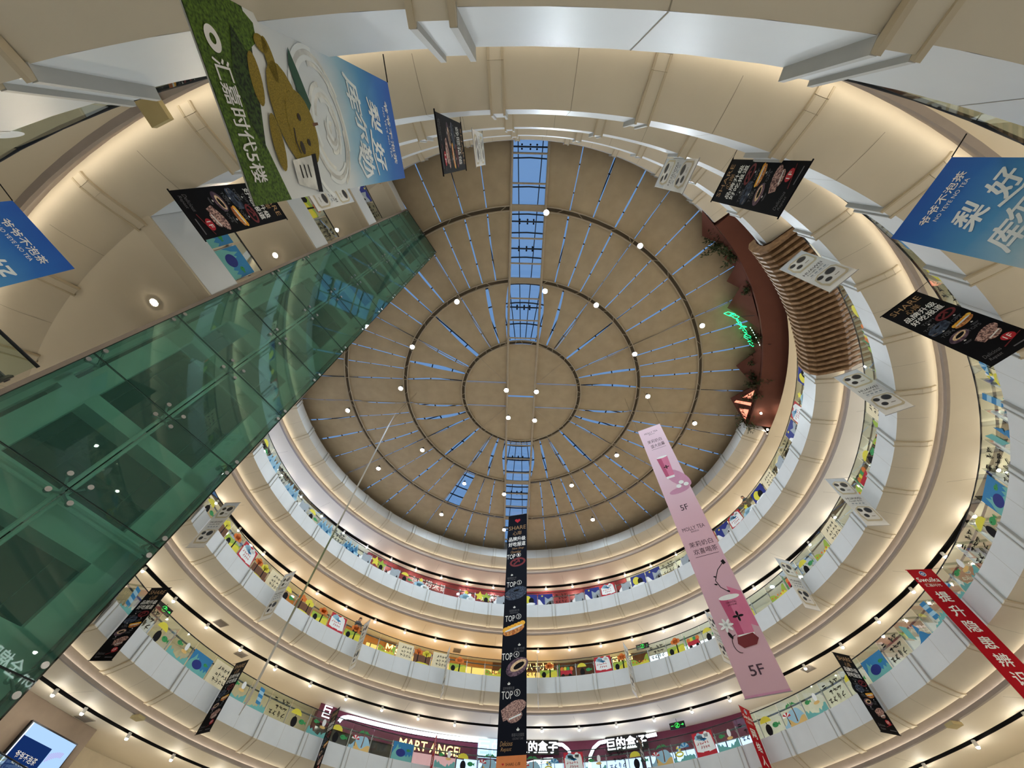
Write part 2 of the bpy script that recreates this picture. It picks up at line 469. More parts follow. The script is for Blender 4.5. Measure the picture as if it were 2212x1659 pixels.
SKIP = {('outer', 1, 5), }
for zname, r0, r1, mid, g in (('middle', 4.0, 8.0, 'middle', (0.03, 0.15)), ('outer', 8.0, 12.0, 'o', (-0.02, 0.045)), ('rim', 12.0, 16.2, 'o', (-0.02, 0.045))):
    root = struct(empty('ceiling', (CX, CY, DH + Z0)))
    for quad in range(4):
        ls = zone_lines(r0, r1, mid)
        for j, (A, B) in enumerate(zip(ls, ls[1:])):
            o_ = quad * 90
            if zname == 'outer' and quad == 1 and j == 3: continue       # the panel that has been taken down
            panel(root, r0, r1, (A[0] + o_, A[1] + o_), (B[0] + o_, B[1] + o_), g)
    for base in (0, 180):                                               # straight bands left and right of the middle
        b0, b1 = band_edge(r0), band_edge(r1)
        panel(root, r0, r1, (base - b0, base - b1), (base + b0, base + b1), (0.0, 0.05))
root = struct(empty('ceiling', (CX, CY, DH + Z0)))
for sx_ in (-1, 1):                                                      # round middle: eight pieces of cloth
    for y0, y1 in ((-4, -HB), (-HB, HB), (HB, 4)):
        mb = MB(); vs = []; nx, ny = 8, 8
        for i in range(nx + 1):
            for j in range(ny + 1):
                x = HB + 0.04 + (3.9 - HB - 0.04) * i / nx
                y = y0 + 0.05 + (y1 - y0 - 0.1) * j / ny
                lim = 3.92
                if abs(y) > 3.9: y = math.copysign(3.9, y)
                mx_ = math.sqrt(max(0.0, lim * lim - y * y))
                x = min(x, max(HB + 0.04, mx_))
                vs.append(dome(hypot(x, y), math.degrees(atan2(y, x * sx_)), DH + 0.02 - 0.05 * sin(pi * i / nx) * sin(pi * j / ny)))
        mb.add(vs, [(i * (ny + 1) + j, (i + 1) * (ny + 1) + j, (i + 1) * (ny + 1) + j + 1, i * (ny + 1) + j + 1) for i in range(nx) for j in range(ny)], FABRIC)
        mb.build('fabric_panel', root, smooth=True)
for y0, y1 in ((-3.85, 0.02), (0.14, 3.85)):
    mb = MB(); vs = []
    for i in range(7):
        for j in range(9):
            x = -HB + 0.05 + (2 * HB - 0.1) * i / 6; y = y0 + (y1 - y0) * j / 8
            vs.append(dome(hypot(x, y), math.degrees(atan2(y, x)), DH + 0.03 - 0.06 * sin(pi * j / 8)))
    mb.add(vs, [(i * 9 + j, (i + 1) * 9 + j, (i + 1) * 9 + j + 1, i * 9 + j + 1) for i in range(6) for j in range(8)], FABRIC)
    mb.build('fabric_panel', root, smooth=True)

# tube rings and bars that carry the cloth
ti = 21
for r0 in (4.0, 8.0, 12.0):
    mb = MB()
    for dr in (-0.13, 0.13):
        N = 96
        mb.path([dome(r0 + dr, 360 * i / N, DH - 0.03) for i in range(N + 1)], 0.035 if r0 > 5 else 0.03, TRUSS, 6)
    mb.sweep([(r0 - 0.12, DH + 0.09), (r0 + 0.13, DH + 0.09)], 0, 360, 96, mat('shaded_ring_backing', (96, 84, 68), .8))  # darker brown stands in for the shade between the paired tubes
    for i in range(48): mb.bar(dome(r0 - 0.13, 7.5 * i, DH + 0.02), dome(r0 + 0.13, 7.5 * i + (2 if i % 2 else -2), DH + 0.02), 0.03, 0.03, TRUSS)
    struct(mb.build('trim_%d' % ti)); ti += 1
mb = MB()
for x in (-HB, HB):                                                     # long tubes beside the open strip
    for y0, y1 in ((-15.8, 15.8),):
        a, b = (hypot(x, y0), math.degrees(atan2(y0, x))), (hypot(x, y1), math.degrees(atan2(y1, x)))
        mb.tube(dome(a[0], a[1], DH - 0.02), dome(b[0], b[1], DH - 0.02), 0.075, TRUSS, 8)
def dxy(x, y, h=DH): return dome(hypot(x, y), math.degrees(atan2(y, x)), h)
for y in (-14.6, -13.2, -10.4, -9.0, -6.9, -5.5, -4.3, 4.3, 5.6, 7.0, 9.2, 10.6, 13.2, 14.6):
    mb.tube(dxy(-HB, y, DH - 0.02), dxy(HB, y, DH - 0.02), 0.05, TRUSS, 8)
for y in (-8.0, 8.0, -12.0, 12.0):
    mb.box(dxy(0, y, DH), (1.9, 0.34, 0.08), TRUSS, dxy(1, 0) - dxy(0, 0), dxy(0, 1) - dxy(0, 0))
for y in (-HB, HB):
    for sx_ in (-1, 1): mb.tube(dxy(HB * sx_, y, DH), dxy(15.8 * sx_, y, DH), 0.03, TRUSS, 6)
for a in (45, 135, 225, 315): mb.tube(dome(1.35, a, DH - 0.08), dome(3.9, a, DH - 0.08), 0.012, TRUSS, 5)
for q in range(12):
    a = 30 * q
    if q % 3: mb.tube(dome(4.1, a, DH - 0.02), dome(15.9, a, DH - 0.02), 0.03, TRUSS, 6)
struct(mb.build('trim_%d' % ti)); ti += 1
# skylight above: dark steel grid and one sheet of glass
mb = MB()
SKB = mat('skylight_steel', (52, 60, 72), 0.5, metal=0.2)
for r0 in (5.0, 6.4, 7.6, 9.2, 10.6, 11.6, 13.0, 14.4, 15.6):
    N = 72; mb.path([dome(r0, 360 * i / N, DH + 0.75) for i in range(N + 1)], 0.05, SKB, 4)
for i in range(72): mb.bar(dome(3.9, 5 * i + 2.5, DH + 0.8), dome(16.2, 5 * i + 2.5, DH + 0.8), 0.05, 0.08, SKB)
for y in (-14.9, -11.2, -9.7, -6.1, 6.1, 9.8, 13.9):
    for x in (-0.45, 0.0, 0.35):
        for dy in (-0.1, 0.1): mb.tube(dxy(x, y + dy, DH + 0.62), dxy(x, y + dy, DH + 0.78), 0.05, BLACK, 8)
    mb.bar(dxy(-1.1, y, DH + 0.7), dxy(1.1, y, DH + 0.7), 0.08, 0.06, SKB)
struct(mb.build('trim_%d' % ti)); ti += 1
mb = MB(); mb.sweep([(0.01, DH + 0.95), (17, DH + 0.95)], 0, 360, 64, SKYG); struct(mb.build('window_1'))
mb = MB(); mb.sweep([(16.25, 23.4), (16.25, DH + 1.0), (24.0, DH + 1.0)], 0, 360, 96, FABRIC); struct(mb.build('wall_drum'))

# roof lamps
def lamp_proto():
    root = empty('high_bay_lamp', (0, 0, 0))
    mb = MB(); mb.tube((0, 0, 0), (0, 0, 0.14), 0.155, STEEL, 16, 0.12); mb.tube((0, 0, 0.14), (0, 0, 0.24), 0.09, DARK, 12); mb.build('housing', root, local=True)
    mb = MB(); mb.add([(0.135 * cos(2 * pi * i / 20), 0.135 * sin(2 * pi * i / 20), -0.012) for i in range(20)], [tuple(range(20))[::-1]], DOMEL); mb.build('lens', root, local=True)
    mb = MB(); mb.tube((0, 0, 0.24), (0, 0, 0.42), 0.012, DARK, 6); mb.build('stem', root, local=True)
    return root
LAMPS = [(.57, -12.12, 'beside the open skylight strip on the outer tube ring'), (5.96, -10.73, 'on the outer tube ring at the upper right'),
 (10.70, -6.32, 'on the outer tube ring nearest the green neon script'), (.92, -7.81, 'at the skylight strip on the middle tube ring'),
 (-4.33, -6.80, 'on the middle tube ring, first left of the skylight strip'), (4.07, -7.17, 'on the middle tube ring, first right of the skylight strip'),
 (7.02, -4.13, 'on the middle tube ring, second right of the skylight strip'), (-7.24, -3.59, 'on the middle tube ring beside the small gap in the cloth'),
 (-8.23, -.42, 'on the middle tube ring at its far left end'), (8.54, -1.09, 'just outside the middle tube ring at its far right end'),
 (-1.02, -.83, 'upper left one of the four in the round centre'), (1.02, -.87, 'upper right one of the four in the round centre'),
 (-.77, 1.40, 'lower left one of the four in the round centre'), (1.10, 1.48, 'lower right one of the four in the round centre'),
 (-12.16, 1.70, 'on the outer tube ring close to the glass lift shaft'), (12.24, .83, 'on the outer tube ring close to the lit triangles'),
 (-7.01, 4.82, 'on the middle tube ring right of the rolled white hanging'), (-10.52, 6.92, 'on the outer tube ring where the rolled hanging crosses it'),
 (7.39, 4.09, 'on the middle tube ring left of the pink banner top'), (-3.88, 7.87, 'above the cloth panel that is missing'),
 (4.48, 7.32, 'on the middle tube ring below right of the round centre'), (-.71, 8.72, 'at the lower skylight strip on the middle tube ring'),
 (-5.77, 11.46, 'on the outer tube ring, left of the missing panel'), (6.68, 10.89, 'on the outer tube ring, left below the pink banner top'),
 (-.51, 12.78, 'at the top of the long black bakery banner')]
proto = lamp_proto()
for i, (x, y, txt) in enumerate(LAMPS):
    o = proto if i == 0 else copy_tree(proto)
    o.location = (CX + x * .99, CY + y * .99 + .12, DH - 0.62 + Z0)
    tag(o, 'bright white roof lamp ' + txt, 'lamp', 'round lamps under the fabric roof')

# ------------------------------------------------------------------ track spotlights in the gallery ceilings
def spot_proto():
    root = empty('track_spotlight', (0, 0, 0))
    mb = MB(); mb.tube((0, 0, 0), (0, 0, -0.2), 0.07, mat('white_lamp_body', (235, 235, 232), 0.4), 12); mb.build('housing', root, local=True)
    mb = MB(); mb.tube((0, 0, -0.2), (0, 0, -0.245), 0.06, SPOTL, 12, 0.045); mb.build('lens', root, local=True)
    mb = MB(); mb.tube((0, 0, 0.0), (0, 0, 0.12), 0.02, DARK, 6); mb.build('stem', root, local=True)
    return root
sp = spot_proto(); first = True
for key, a0, step, gname in (('D', 93.5, 7.2, 'fifth'), ('C', 98.9, 7.45, 'fourth'), ('B', 99.2, 7.6, 'third'), ('A', 165.1, 7.4, 'second')):
    n = int(round(360 / step))
    for j in range(n):
        a = a0 + j * step
        aa = ((a + 180) % 360) - 180
        if aa < -125 or aa > 178: continue
        o = sp if first else copy_tree(sp); first = False
        o.location = pol(18.15, a, ceil_h(key))
        tag(o, 'small white spotlight on the black ceiling track over the %s-floor gallery' % gname, 'spotlight', 'track spotlights of the %s floor' % gname)
# recessed lamps under the lobby floors; those behind the lift are added fill
DL = None
for (x, y, h, txt) in ((-7.60, 3.14, LV['A'][1], 'below the lowest visible lobby slab'), (-7.66, 3.18, LV['B'][1], 'below the middle lobby slab'), (-7.72, 3.18, LV['C'][1], 'below the highest lobby slab'), (-9.3, 6.6, LV['A'][1], 'behind the lift under the lowest lobby slab'), (-10.9, 8.6, LV['A'][1], 'added unseen far behind the lift under the lowest lobby slab'), (-9.3, 6.6, LV['B'][1], 'added unseen behind the lift under the middle lobby slab'), (-9.3, 6.6, LV['C'][1], 'added unseen behind the lift under the highest lobby slab')):
    root = empty('recessed_downlight', (x, y, h + Z0), 'small bright downlight ' + txt + ('' if 'lift' in txt else ' beside the lift'), 'ceiling lamp')
    mb = MB(); mb.tube((0, 0, -0.012), (0, 0, 0.03), 0.09, mat('white_lamp_body'), 16); mb.build('trim_ring', root, local=True)
    mb = MB(); mb.add([(0.065 * cos(2 * pi * i / 14), 0.065 * sin(2 * pi * i / 14), -0.016) for i in range(14)], [tuple(range(14))[::-1]], emi('downlight_lens', (255, 236, 205), 800)); mb.build('lens', root, local=True)
# unseen fill lights, added so the floor bounce brightens the soffits above
for j in range(14):
    ld = bpy.data.lights.new('ground_fill_light', 'AREA'); ld.shape = 'DISK'; ld.size = 0.9; ld.energy = L_FILL; ld.color = (1.0, 0.96, 0.9)
    lo = bpy.data.objects.new('ground_fill_light', ld); COL.objects.link(lo); lo.location = pol(20.5, 360 * j / 14 + 6, LV['Z'][1] - 0.7)

# ------------------------------------------------------------------ glass balustrades
TEAL = mat('print_teal', (104, 170, 166), 0.6); SEA = mat('print_sea_blue', (42, 120, 170), 0.6); NAVY = mat('print_navy', (28, 42, 122), 0.6)
YEL = mat('print_yellow', (214, 204, 62), 0.6); LIME = mat('print_lime', (150, 176, 60), 0.6); GRN = mat('print_green', (48, 140, 78), 0.6)
ORG = mat('print_orange', (206, 112, 38), 0.6); BRN = mat('print_brown', (104, 66, 40), 0.6); SAND = mat('print_sand', (214, 178, 110), 0.6)
PWH = mat('print_white', (228, 232, 232), 0.6); PGR = mat('print_grey', (150, 160, 168), 0.6); RED = mat('print_red', (178, 30, 46), 0.6)
PALE = mat('print_pale_blue', (150, 190, 210), 0.6); CREAM = mat('print_cream', (226, 214, 180), 0.7); MAUVE = mat('print_mauve', (150, 110, 150), 0.6)
INK = mat('print_ink', (26, 24, 26), 0.7, spec=0.1); SKIN = mat('skin_tone', (196, 150, 122), 0.6)
PW, PH = 1.19, 1.08


def hill(s, mb, u0, u1, base, amp, m, k, seed, jag=0.0, n=14):
    rr = random.Random(seed); p = [rr.uniform(0, 6.28) for _ in range(3)]; pts = []
    for i in range(n + 1):
        u = u0 + (u1 - u0) * i / n
        v = base - amp * (0.5 + 0.35 * sin(2.1 * (u - u0) / (u1 - u0) * 3.1 + p[0]) + 0.15 * sin(9 * u + p[1])) - (jag * rr.random() if i % 2 else 0)
        pts.append((u, v))
    for (a, b), (c, d) in zip(pts, pts[1:]): s.poly(mb, [(a, b), (c, d), (c, base + 0.0 + max(0, PH - 0.02 - base)), (a, base + max(0, PH - 0.02 - base))], m, k)


def marks(s, mb, u0, v0, w_, h_, rows, cols, m, k, seed):
    """rows of small brush marks, as the hand-lettered lines read at this distance"""
    rr = random.Random(seed)
    for i in range(rows):
        for j in range(cols):
            if rr.random() < 0.12: continue
            cu, cv = u0 + w_ * (j + 0.5) / cols, v0 + h_ * (i + 0.5) / rows; g = 0.36 * min(w_ / cols, h_ / rows)
            for q in range(4):
                a = rr.choice((0, 0, pi / 2, pi / 2, 0.8, 2.3)) + rr.uniform(-.15, .15); ox, oy = rr.uniform(-.6, .6) * g, rr.uniform(-.7, .7) * g
                s.stroke(mb, [(cu + ox - g * cos(a), cv + oy - g * sin(a)), (cu + ox + g * cos(a), cv + oy + g * sin(a))], g * 0.36, m, k)


def star(s, mb, u, v, r1, m, k):
    s.poly(mb, [(u + (r1 if i % 2 == 0 else r1 * 0.5) * sin(i * pi / 5), v - (r1 if i % 2 == 0 else r1 * 0.5) * cos(i * pi / 5)) for i in range(10)], m, k)


def cloud(s, mb, u, v, sc, m, k):
    for du, dv, q in ((-.5, .1, .34), (0, -.1, .45), (.5, .08, .36), (0, .2, .4)): s.disc(mb, u + du * sc, v + dv * sc, q * sc, q * sc, m, k)


def pine(s, mb, u, v, sc, m, k):
    for q in (0, .3, .6): s.poly(mb, [(u, v - sc + q * sc * .8), (u + (.2 + q * .35) * sc, v - sc * .45 + q * sc * .6), (u - (.2 + q * .35) * sc, v - sc * .45 + q * sc * .6)], m, k)


def parasol(s, mb, u, v, r1, m1, m2, k):
    for i in range(6):
        a0, a1 = pi + pi * i / 6, pi + pi * (i + 1) / 6
        s.poly(mb, [(u, v), (u + r1 * cos(a0), v + r1 * .8 * sin(a0)), (u + r1 * cos(a1), v + r1 * .8 * sin(a1))], m1 if i % 2 else m2, k)
    s.stroke(mb, [(u, v), (u + .03, v + r1 * 1.3)], 0.03, INK, k, False)


def fish(s, mb, u, v, sc, m, k):
    s.disc(mb, u, v, sc, sc * .62, m, k); s.poly(mb, [(u + sc * .8, v), (u + sc * 1.5, v - sc * .5), (u + sc * 1.5, v + sc * .5)], m, k); s.disc(mb, u - sc * .45, v - sc * .12, sc * .12, sc * .12, INK, k + 1)


def palm(s, mb, u, v, sc, k):
    s.stroke(mb, [(u, v), (u + .05 * sc, v - .5 * sc), (u + .02 * sc, v - sc)], .1 * sc, BRN, k)
    for i in range(7):
        a = pi * i / 6 + .15
        s.poly(mb, [(u, v - sc), (u - .35 * sc * cos(a) - .05 * sc, v - sc - .22 * sc * sin(a)), (u - .6 * sc * cos(a), v - sc - .3 * sc * sin(a) + .2 * sc), (u - .3 * sc * cos(a), v - sc - .1 * sc * sin(a) + .03 * sc)], GRN, k + 1)


def beach_ball(s, mb, u, v, r1, k):
    for i in range(6): s.poly(mb, [(u, v)] + [(u + r1 * cos(t), v + r1 * sin(t)) for t in (pi / 3 * i, pi / 3 * (i + .5), pi / 3 * (i + 1))], (YEL, PWH, SEA)[i % 3], k)


def design(nm, s, mb):
    if nm == 'surf': hill(s, mb, .02, 1.17, 1.0, .3, TEAL, 1, 3, .18); fish(s, mb, .35, .45, .13, GRN, 2); s.disc(mb, .8, .4, .1, .16, PWH, 2); s.disc(mb, .78, .6, .16, .06, SAND, 3)
    elif nm == 'palm': hill(s, mb, .02, 1.17, .95, .75, PALE, 1, 5); hill(s, mb, .3, 1.17, 1.0, .32, SAND, 2, 8); palm(s, mb, .72, .9, .62, 3); parasol(s, mb, .3, .62, .22, RED, PWH, 4)
    elif nm == 'deep': s.rect(mb, .02, .25, 1.15, .8, SEA, 1); hill(s, mb, .02, 1.17, .98, .5, TEAL, 2, 2, .2); s.disc(mb, .5, .7, .26, .17, NAVY, 3); fish(s, mb, .9, .55, .1, GRN, 4)
    elif nm == 'float': hill(s, mb, .02, 1.17, 1.0, .22, TEAL, 1, 9, .1); parasol(s, mb, .72, .5, .26, SEA, PALE, 2); s.ring(mb, .38, .72, .22, .12, .07, YEL, 3); beach_ball(s, mb, .38, .5, .12, 4)
    elif nm == 'kite': s.poly(mb, [(.2, .1), (.45, .3), (.5, .8), (.25, .6)], TEAL, 1); s.poly(mb, [(.75, .35), (.9, .6), (.7, .72)], SEA, 1); hill(s, mb, .5, 1.17, 1.0, .4, SEA, 2, 6)
    elif nm == 'towel':
        for i in range(5): s.poly(mb, [(.45 + .02 * i, .12 + .13 * i), (.72 + .02 * i, .15 + .13 * i), (.74 + .02 * i, .28 + .13 * i), (.47 + .02 * i, .25 + .13 * i)], PALE if i % 2 else SEA, 1)
        hill(s, mb, .02, 1.17, 1.02, .25, TEAL, 2, 12, .16)
    elif nm == 'lines': marks(s, mb, .15, .12, .9, .8, 3, 4, INK, 1, 4)
    elif nm == 'note': s.rect(mb, .06, .08, 1.07, .95, CREAM, 1); marks(s, mb, .15, .2, .9, .7, 3, 5, INK, 2, 14)
    elif nm == 'poster':
        s.rect(mb, .05, .05, 1.09, 1.0, RED, 1); s.poly(mb, [(.1, .3), (.5, .12), (1.05, .25), (1.12, .82), (.6, .9), (.12, .8)], PWH, 2)
        cloud(s, mb, .4, .22, .28, PALE, 3); cloud(s, mb, .8, .2, .26, PWH, 4); cloud(s, mb, .62, .3, .22, SEA, 3); marks(s, mb, .2, .42, .8, .32, 2, 6, RED, 4, 21); s.rect(mb, .45, .84, .3, .07, RED, 5)
    elif nm == 'night': s.rect(mb, .03, .1, 1.13, .95, NAVY, 1); hill(s, mb, .03, 1.16, 1.0, .5, PWH, 2, 4); hill(s, mb, .55, 1.16, .6, .35, PGR, 2, 7); star(s, mb, .35, .25, .09, YEL, 3); pine(s, mb, .95, .98, .3, INK, 3)
    elif nm == 'moon': s.rect(mb, .03, .1, 1.13, .95, NAVY, 1); s.disc(mb, .42, .5, .26, .3, YEL, 2); hill(s, mb, .03, 1.16, 1.02, .28, PWH, 3, 15); s.disc(mb, .72, .62, .2, .26, INK, 3); s.disc(mb, .72, .85, .3, .1, PWH, 4)
    elif nm == 'snow': hill(s, mb, .03, 1.16, .98, .62, PWH, 1, 5); hill(s, mb, .45, 1.16, .5, .3, PGR, 2, 9); pine(s, mb, .15, .98, .3, INK, 3); pine(s, mb, 1.02, .98, .25, INK, 3)
    elif nm == 'cloud': cloud(s, mb, .45, .75, .5, PALE, 1); cloud(s, mb, .9, .85, .4, PWH, 2); star(s, mb, .5, .4, .2, YEL, 3)
    elif nm == 'star': star(s, mb, .35, .5, .4, YEL, 1); star(s, mb, .85, .55, .42, LIME, 1); s.disc(mb, .85, .75, .16, .2, INK, 2)
    elif nm == 'pines':
        for u, q in ((.15, .7), (.42, .9), (.7, .75), (1.0, .95)): pine(s, mb, u, 1.0, q, PALE, 1)
        for u, q in ((.3, .4), (.85, .45)): pine(s, mb, u, 1.02, q, SEA, 2)
    elif nm == 'autumn': s.rect(mb, .03, .55, 1.13, .5, LIME, 1); hill(s, mb, .03, 1.16, 1.0, .5, YEL, 2, 11); s.stroke(mb, [(.7, 1.0), (.72, .5), (.6, .3)], .09, INK, 3); cloud(s, mb, .68, .28, .36, ORG, 4); s.disc(mb, .3, .82, .14, .18, INK, 4)
    elif nm == 'field': hill(s, mb, .03, 1.16, 1.0, .55, LIME, 1, 13); hill(s, mb, .03, 1.16, 1.02, .3, YEL, 2, 17); [s.disc(mb, .15 + .2 * i, .78 + .05 * (i % 2), .05, .05, ORG, 3) for i in range(5)]
    elif nm == 'cart': s.rect(mb, .2, .62, .75, .25, RED, 2); [s.disc(mb, q, .92, .1, .1, INK, 3) for q in (.35, .8)]; [s.disc(mb, .3 + .2 * i, .55, .13, .13, (ORG, YEL, GRN)[i % 3], 1) for i in range(4)]; s.stroke(mb, [(.1, 1), (.12, .2)], .06, GRN, 1)
    elif nm == 'trees': s.rect(mb, .03, .5, 1.13, .55, BRN, 1); cloud(s, mb, .3, .3, .34, ORG, 2); cloud(s, mb, .85, .32, .36, YEL, 2); [s.stroke(mb, [(q, 1.03), (q, .35)], .07, INK, 3) for q in (.3, .85)]; hill(s, mb, .03, 1.16, 1.02, .18, YEL, 4, 19)
    elif nm == 'umbrella': parasol(s, mb, .4, .5, .3, YEL, YEL, 1); s.disc(mb, .42, .8, .16, .22, INK, 2); fish(s, mb, .82, .7, .16, GRN, 2)
DES = {}
def sticker_mesh(nm):
    if nm not in DES:
        c = 2.25; r0 = 15.422; s = Sheet((r0 * cos(rad(4.45)), r0 * sin(rad(4.45)), 1.09), (sin(rad(c)), -cos(rad(c)), 0), (0, 0, -1), (-cos(rad(c)), -sin(rad(c)), 0))
        mb = MB(); design(nm, s, mb); o = mb.build('sticker'); DES[nm] = o.data; bpy.data.objects.remove(o)
    return DES[nm]


def lpol(r, a, z): return Vector((r * cos(rad(a)), r * sin(rad(a)), z))
mb = MB(); mb.add([lpol(r, a, z) for r in (15.435, 15.449) for z in (0.0, 1.10) for a in (0.06, 4.44)], [(0, 1, 3, 2), (4, 6, 7, 5), (2, 3, 7, 6), (0, 4, 5, 1), (0, 2, 6, 4), (1, 5, 7, 3)], CLEAR)
o = mb.build('glass_panel'); PANE = o.data; bpy.data.objects.remove(o)
mb = MB(); mb.box(lpol(15.52, 0, 0.42), (0.07, 0.03, 0.92), STEEL); mb.bar(lpol(15.52, 0, 0.62), lpol(15.45, 0.25, 0.72), 0.02, 0.02, STEEL); mb.bar(lpol(15.52, 0, 0.62), lpol(15.45, -0.25, 0.72), 0.02, 0.02, STEEL)
o = mb.build('post'); POST = o.data; bpy.data.objects.remove(o)
CYC = {'C1': ['snow', 'note', 'moon', 'cloud', 'poster', 'night', 'lines'], 'C2': ['night', 'snow', 'lines', 'night', 'moon', 'snow', 'poster'],
       'C3': ['star', 'cloud', None, None, 'cloud', 'umbrella', 'snow'], 'C4': ['pines', 'lines', 'pines', 'umbrella', 'snow'],
       'B1': ['note', 'field', 'umbrella', 'cart', 'field', None], 'B2': ['poster', 'umbrella', 'cart', 'autumn', 'lines', 'field', 'autumn'],
       'B3': ['trees', 'note', 'field', None, 'autumn', 'note'], 'B4': ['autumn', 'trees', 'umbrella', 'note', 'trees', 'poster'],
       'A1': ['kite', 'lines', 'deep', 'umbrella', 'lines', 'surf', 'float', 'towel'], 'A2': ['palm', 'umbrella', 'lines', 'surf', 'poster', 'float'],
       'A3': ['deep', None, 'palm', 'umbrella', 'surf', None], 'A4': ['surf', 'umbrella', 'lines', 'towel', 'surf', 'note', 'deep'], 'Z': ['deep', 'lines', None, 'surf']}
BLAB = {'Z': 'clear glass balustrade of the second-floor gallery just above the camera', 'A': 'glass balustrade of the third-floor gallery with teal seaside stickers',
        'B': 'glass balustrade of the fourth-floor gallery with yellow autumn stickers', 'C': 'glass balustrade of the fifth-floor gallery with blue and white snow stickers'}
for k in 'ZABC':
    top = LV[k][0]; root = empty('glass_balustrade', (CX, CY, top + Z0), BLAB[k], 'balustrade', 'glass balustrades of the galleries')
    lo = -118 if k != 'Z' else -117
    for j in range(-27, 39):
        a = 4.5 * j
        if a < lo - 2.5 or a > 174: continue
        p = bpy.data.objects.new('glass_panel', PANE); COL.objects.link(p); p.parent = root; p.rotation_euler = (0, 0, rad(a))
        c = bpy.data.objects.new('post', POST); COL.objects.link(c); c.parent = root; c.rotation_euler = (0, 0, rad(a))
        sec = '1' if a < 25 else '2' if a < 82 else '3' if a < 127 else '4'
        cyc = CYC['Z'] if k == 'Z' else CYC[k + sec]
        nm = cyc[j % len(cyc)]
        if k == 'Z' and -112 < a < -20: nm = None
        if nm:
            d = bpy.data.objects.new('sticker', sticker_mesh(nm)); COL.objects.link(d); d.parent = p
    mb = MB(); N = 132; a0, a1 = VIS0 + 1, VIS1
    mb.path([lpol(15.6, a0 + (a1 - a0) * i / N, 0.84) for i in range(N + 1)], 0.034, GREYRAIL, 8); mb.build('handrail', root, smooth=True, local=True)
    mb = MB(); mb.path([lpol(15.442, a0 + (a1 - a0) * i / N, 1.125) for i in range(N + 1)], 0.022, DARK, 6); mb.build('top_rail', root, smooth=True, local=True)

# straight balustrade at the lift lobby
for k in 'ZABC':
    top = LV[k][0] + Z0; d = (LE - P1).normalized(); L = (LE - P1).length; n2 = Vector((d.y, -d.x))
    lab = {'Z': 'second', 'A': 'third', 'B': 'fourth', 'C': 'fifth'}[k]
    root = empty('lobby_balustrade', (P1.x, P1.y, top), 'short straight glass balustrade at the %s-floor lift lobby' % lab, 'balustrade', 'glass balustrades of the lift lobby')
    def q(t, z, off=-0.1): v = P1 + d * t + n2 * off; return Vector((v.x, v.y, top + z))
    for t0, t1, nm in ((0.03, L / 2 - .02, {'Z': 'surf', 'A': 'deep', 'B': 'autumn', 'C': 'night'}[k]), (L / 2 + .02, L - .14, {'Z': None, 'A': 'deep', 'B': 'lines', 'C': 'lines'}[k])):
        mb = MB(); mb.box((q(t0, 0.55) + q(t1, 0.55)) / 2, (t1 - t0, 0.014, 1.1), CLEAR, q(1, 0) - q(0, 0), Vector((n2.x, n2.y, 0))); g = mb.build('glass_panel', root)
        if nm:
            N3 = Vector((n2.x, n2.y, 0)); U = Vector((0, 0, 1)).cross(N3); Oq = q(t1 if U.dot(q(1, 0) - q(0, 0)) < 0 else t0, 1.09, -0.088)
            sh = Sheet(Oq, U * 0.62, (0, 0, -1), N3); mbs = MB(); design(nm, sh, mbs)
            w_ = t1 - t0; mbs.v = [tuple(Oq + (Vector(v) - Oq) - U * max(0, (Vector(v) - Oq).dot(U) * (1 - w_ / 1.19))) for v in mbs.v]
            c = mbs.build('sticker'); c.parent = g; c.matrix_parent_inverse = Matrix()
    mb = MB(); mb.tube(q(0, 1.125), q(L - .12, 1.125), 0.022, DARK); mb.build('top_rail', root)
    mb = MB(); mb.tube(q(0, .84, -.26), q(L - .12, .84, -.26), 0.034, GREYRAIL); mb.build('handrail', root)
    for t in (0.05, L / 2, L - 0.16): mb = MB(); mb.box(q(t, .42, -.18), (0.07, 0.03, 0.9), STEEL); mb.build('post', root)

# ------------------------------------------------------------------ glass lift shaft
lift = empty('lift_shaft', (LE.x, LE.y, 0), 'tall green glass lift shaft with steel spider fittings rising to the roof', 'lift')
WL = (RE - LE).length; FN = Vector((-BK.x, -BK.y, 0))       # towards the reader
def lp_(t, z, back=0.0): v = LE + FD * t + BK * back; return Vector((v.x, v.y, z + Z0))
FD3 = Vector((FD.x, FD.y, 0)); BK3 = Vector((BK.x, BK.y, 0)); ZT = 23.62
for n in range(-3, 12):
    for c in (0, 1):
        z0, z1 = 3.68 + 1.66 * n, 3.68 + 1.66 * (n + 1); t0, t1 = c * WL / 2, (c + 1) * WL / 2
        mb = MB(); mb.box((lp_(t0, z0) + lp_(t1, z1)) / 2, (t1 - t0 - 0.016, 0.02, z1 - z0 - 0.016), GREEN, FD3, BK3); mb.build('glass_panel', lift)
mbj = MB()
for n in range(-2, 13): mbj.bar(lp_(0, 3.68 + 1.66 * n, .004), lp_(WL, 3.68 + 1.66 * n, .004), 0.012, 0.02, DARK)
mbj.build('glass_joint', lift)
mb = MB()
for t0, t1, nm in ((0, 0.0, 'l'), (WL, WL, 'r')):
    g = MB(); g.box((lp_(t0, -1.5) + lp_(t1, ZT)) / 2 + BK3 * 1.1, (0.02, 2.2, ZT + 1.5), glass('dark_green_side_glass', (0.14, 0.3, 0.24), 0.05), FD3, BK3); g.build('side_glass', lift)
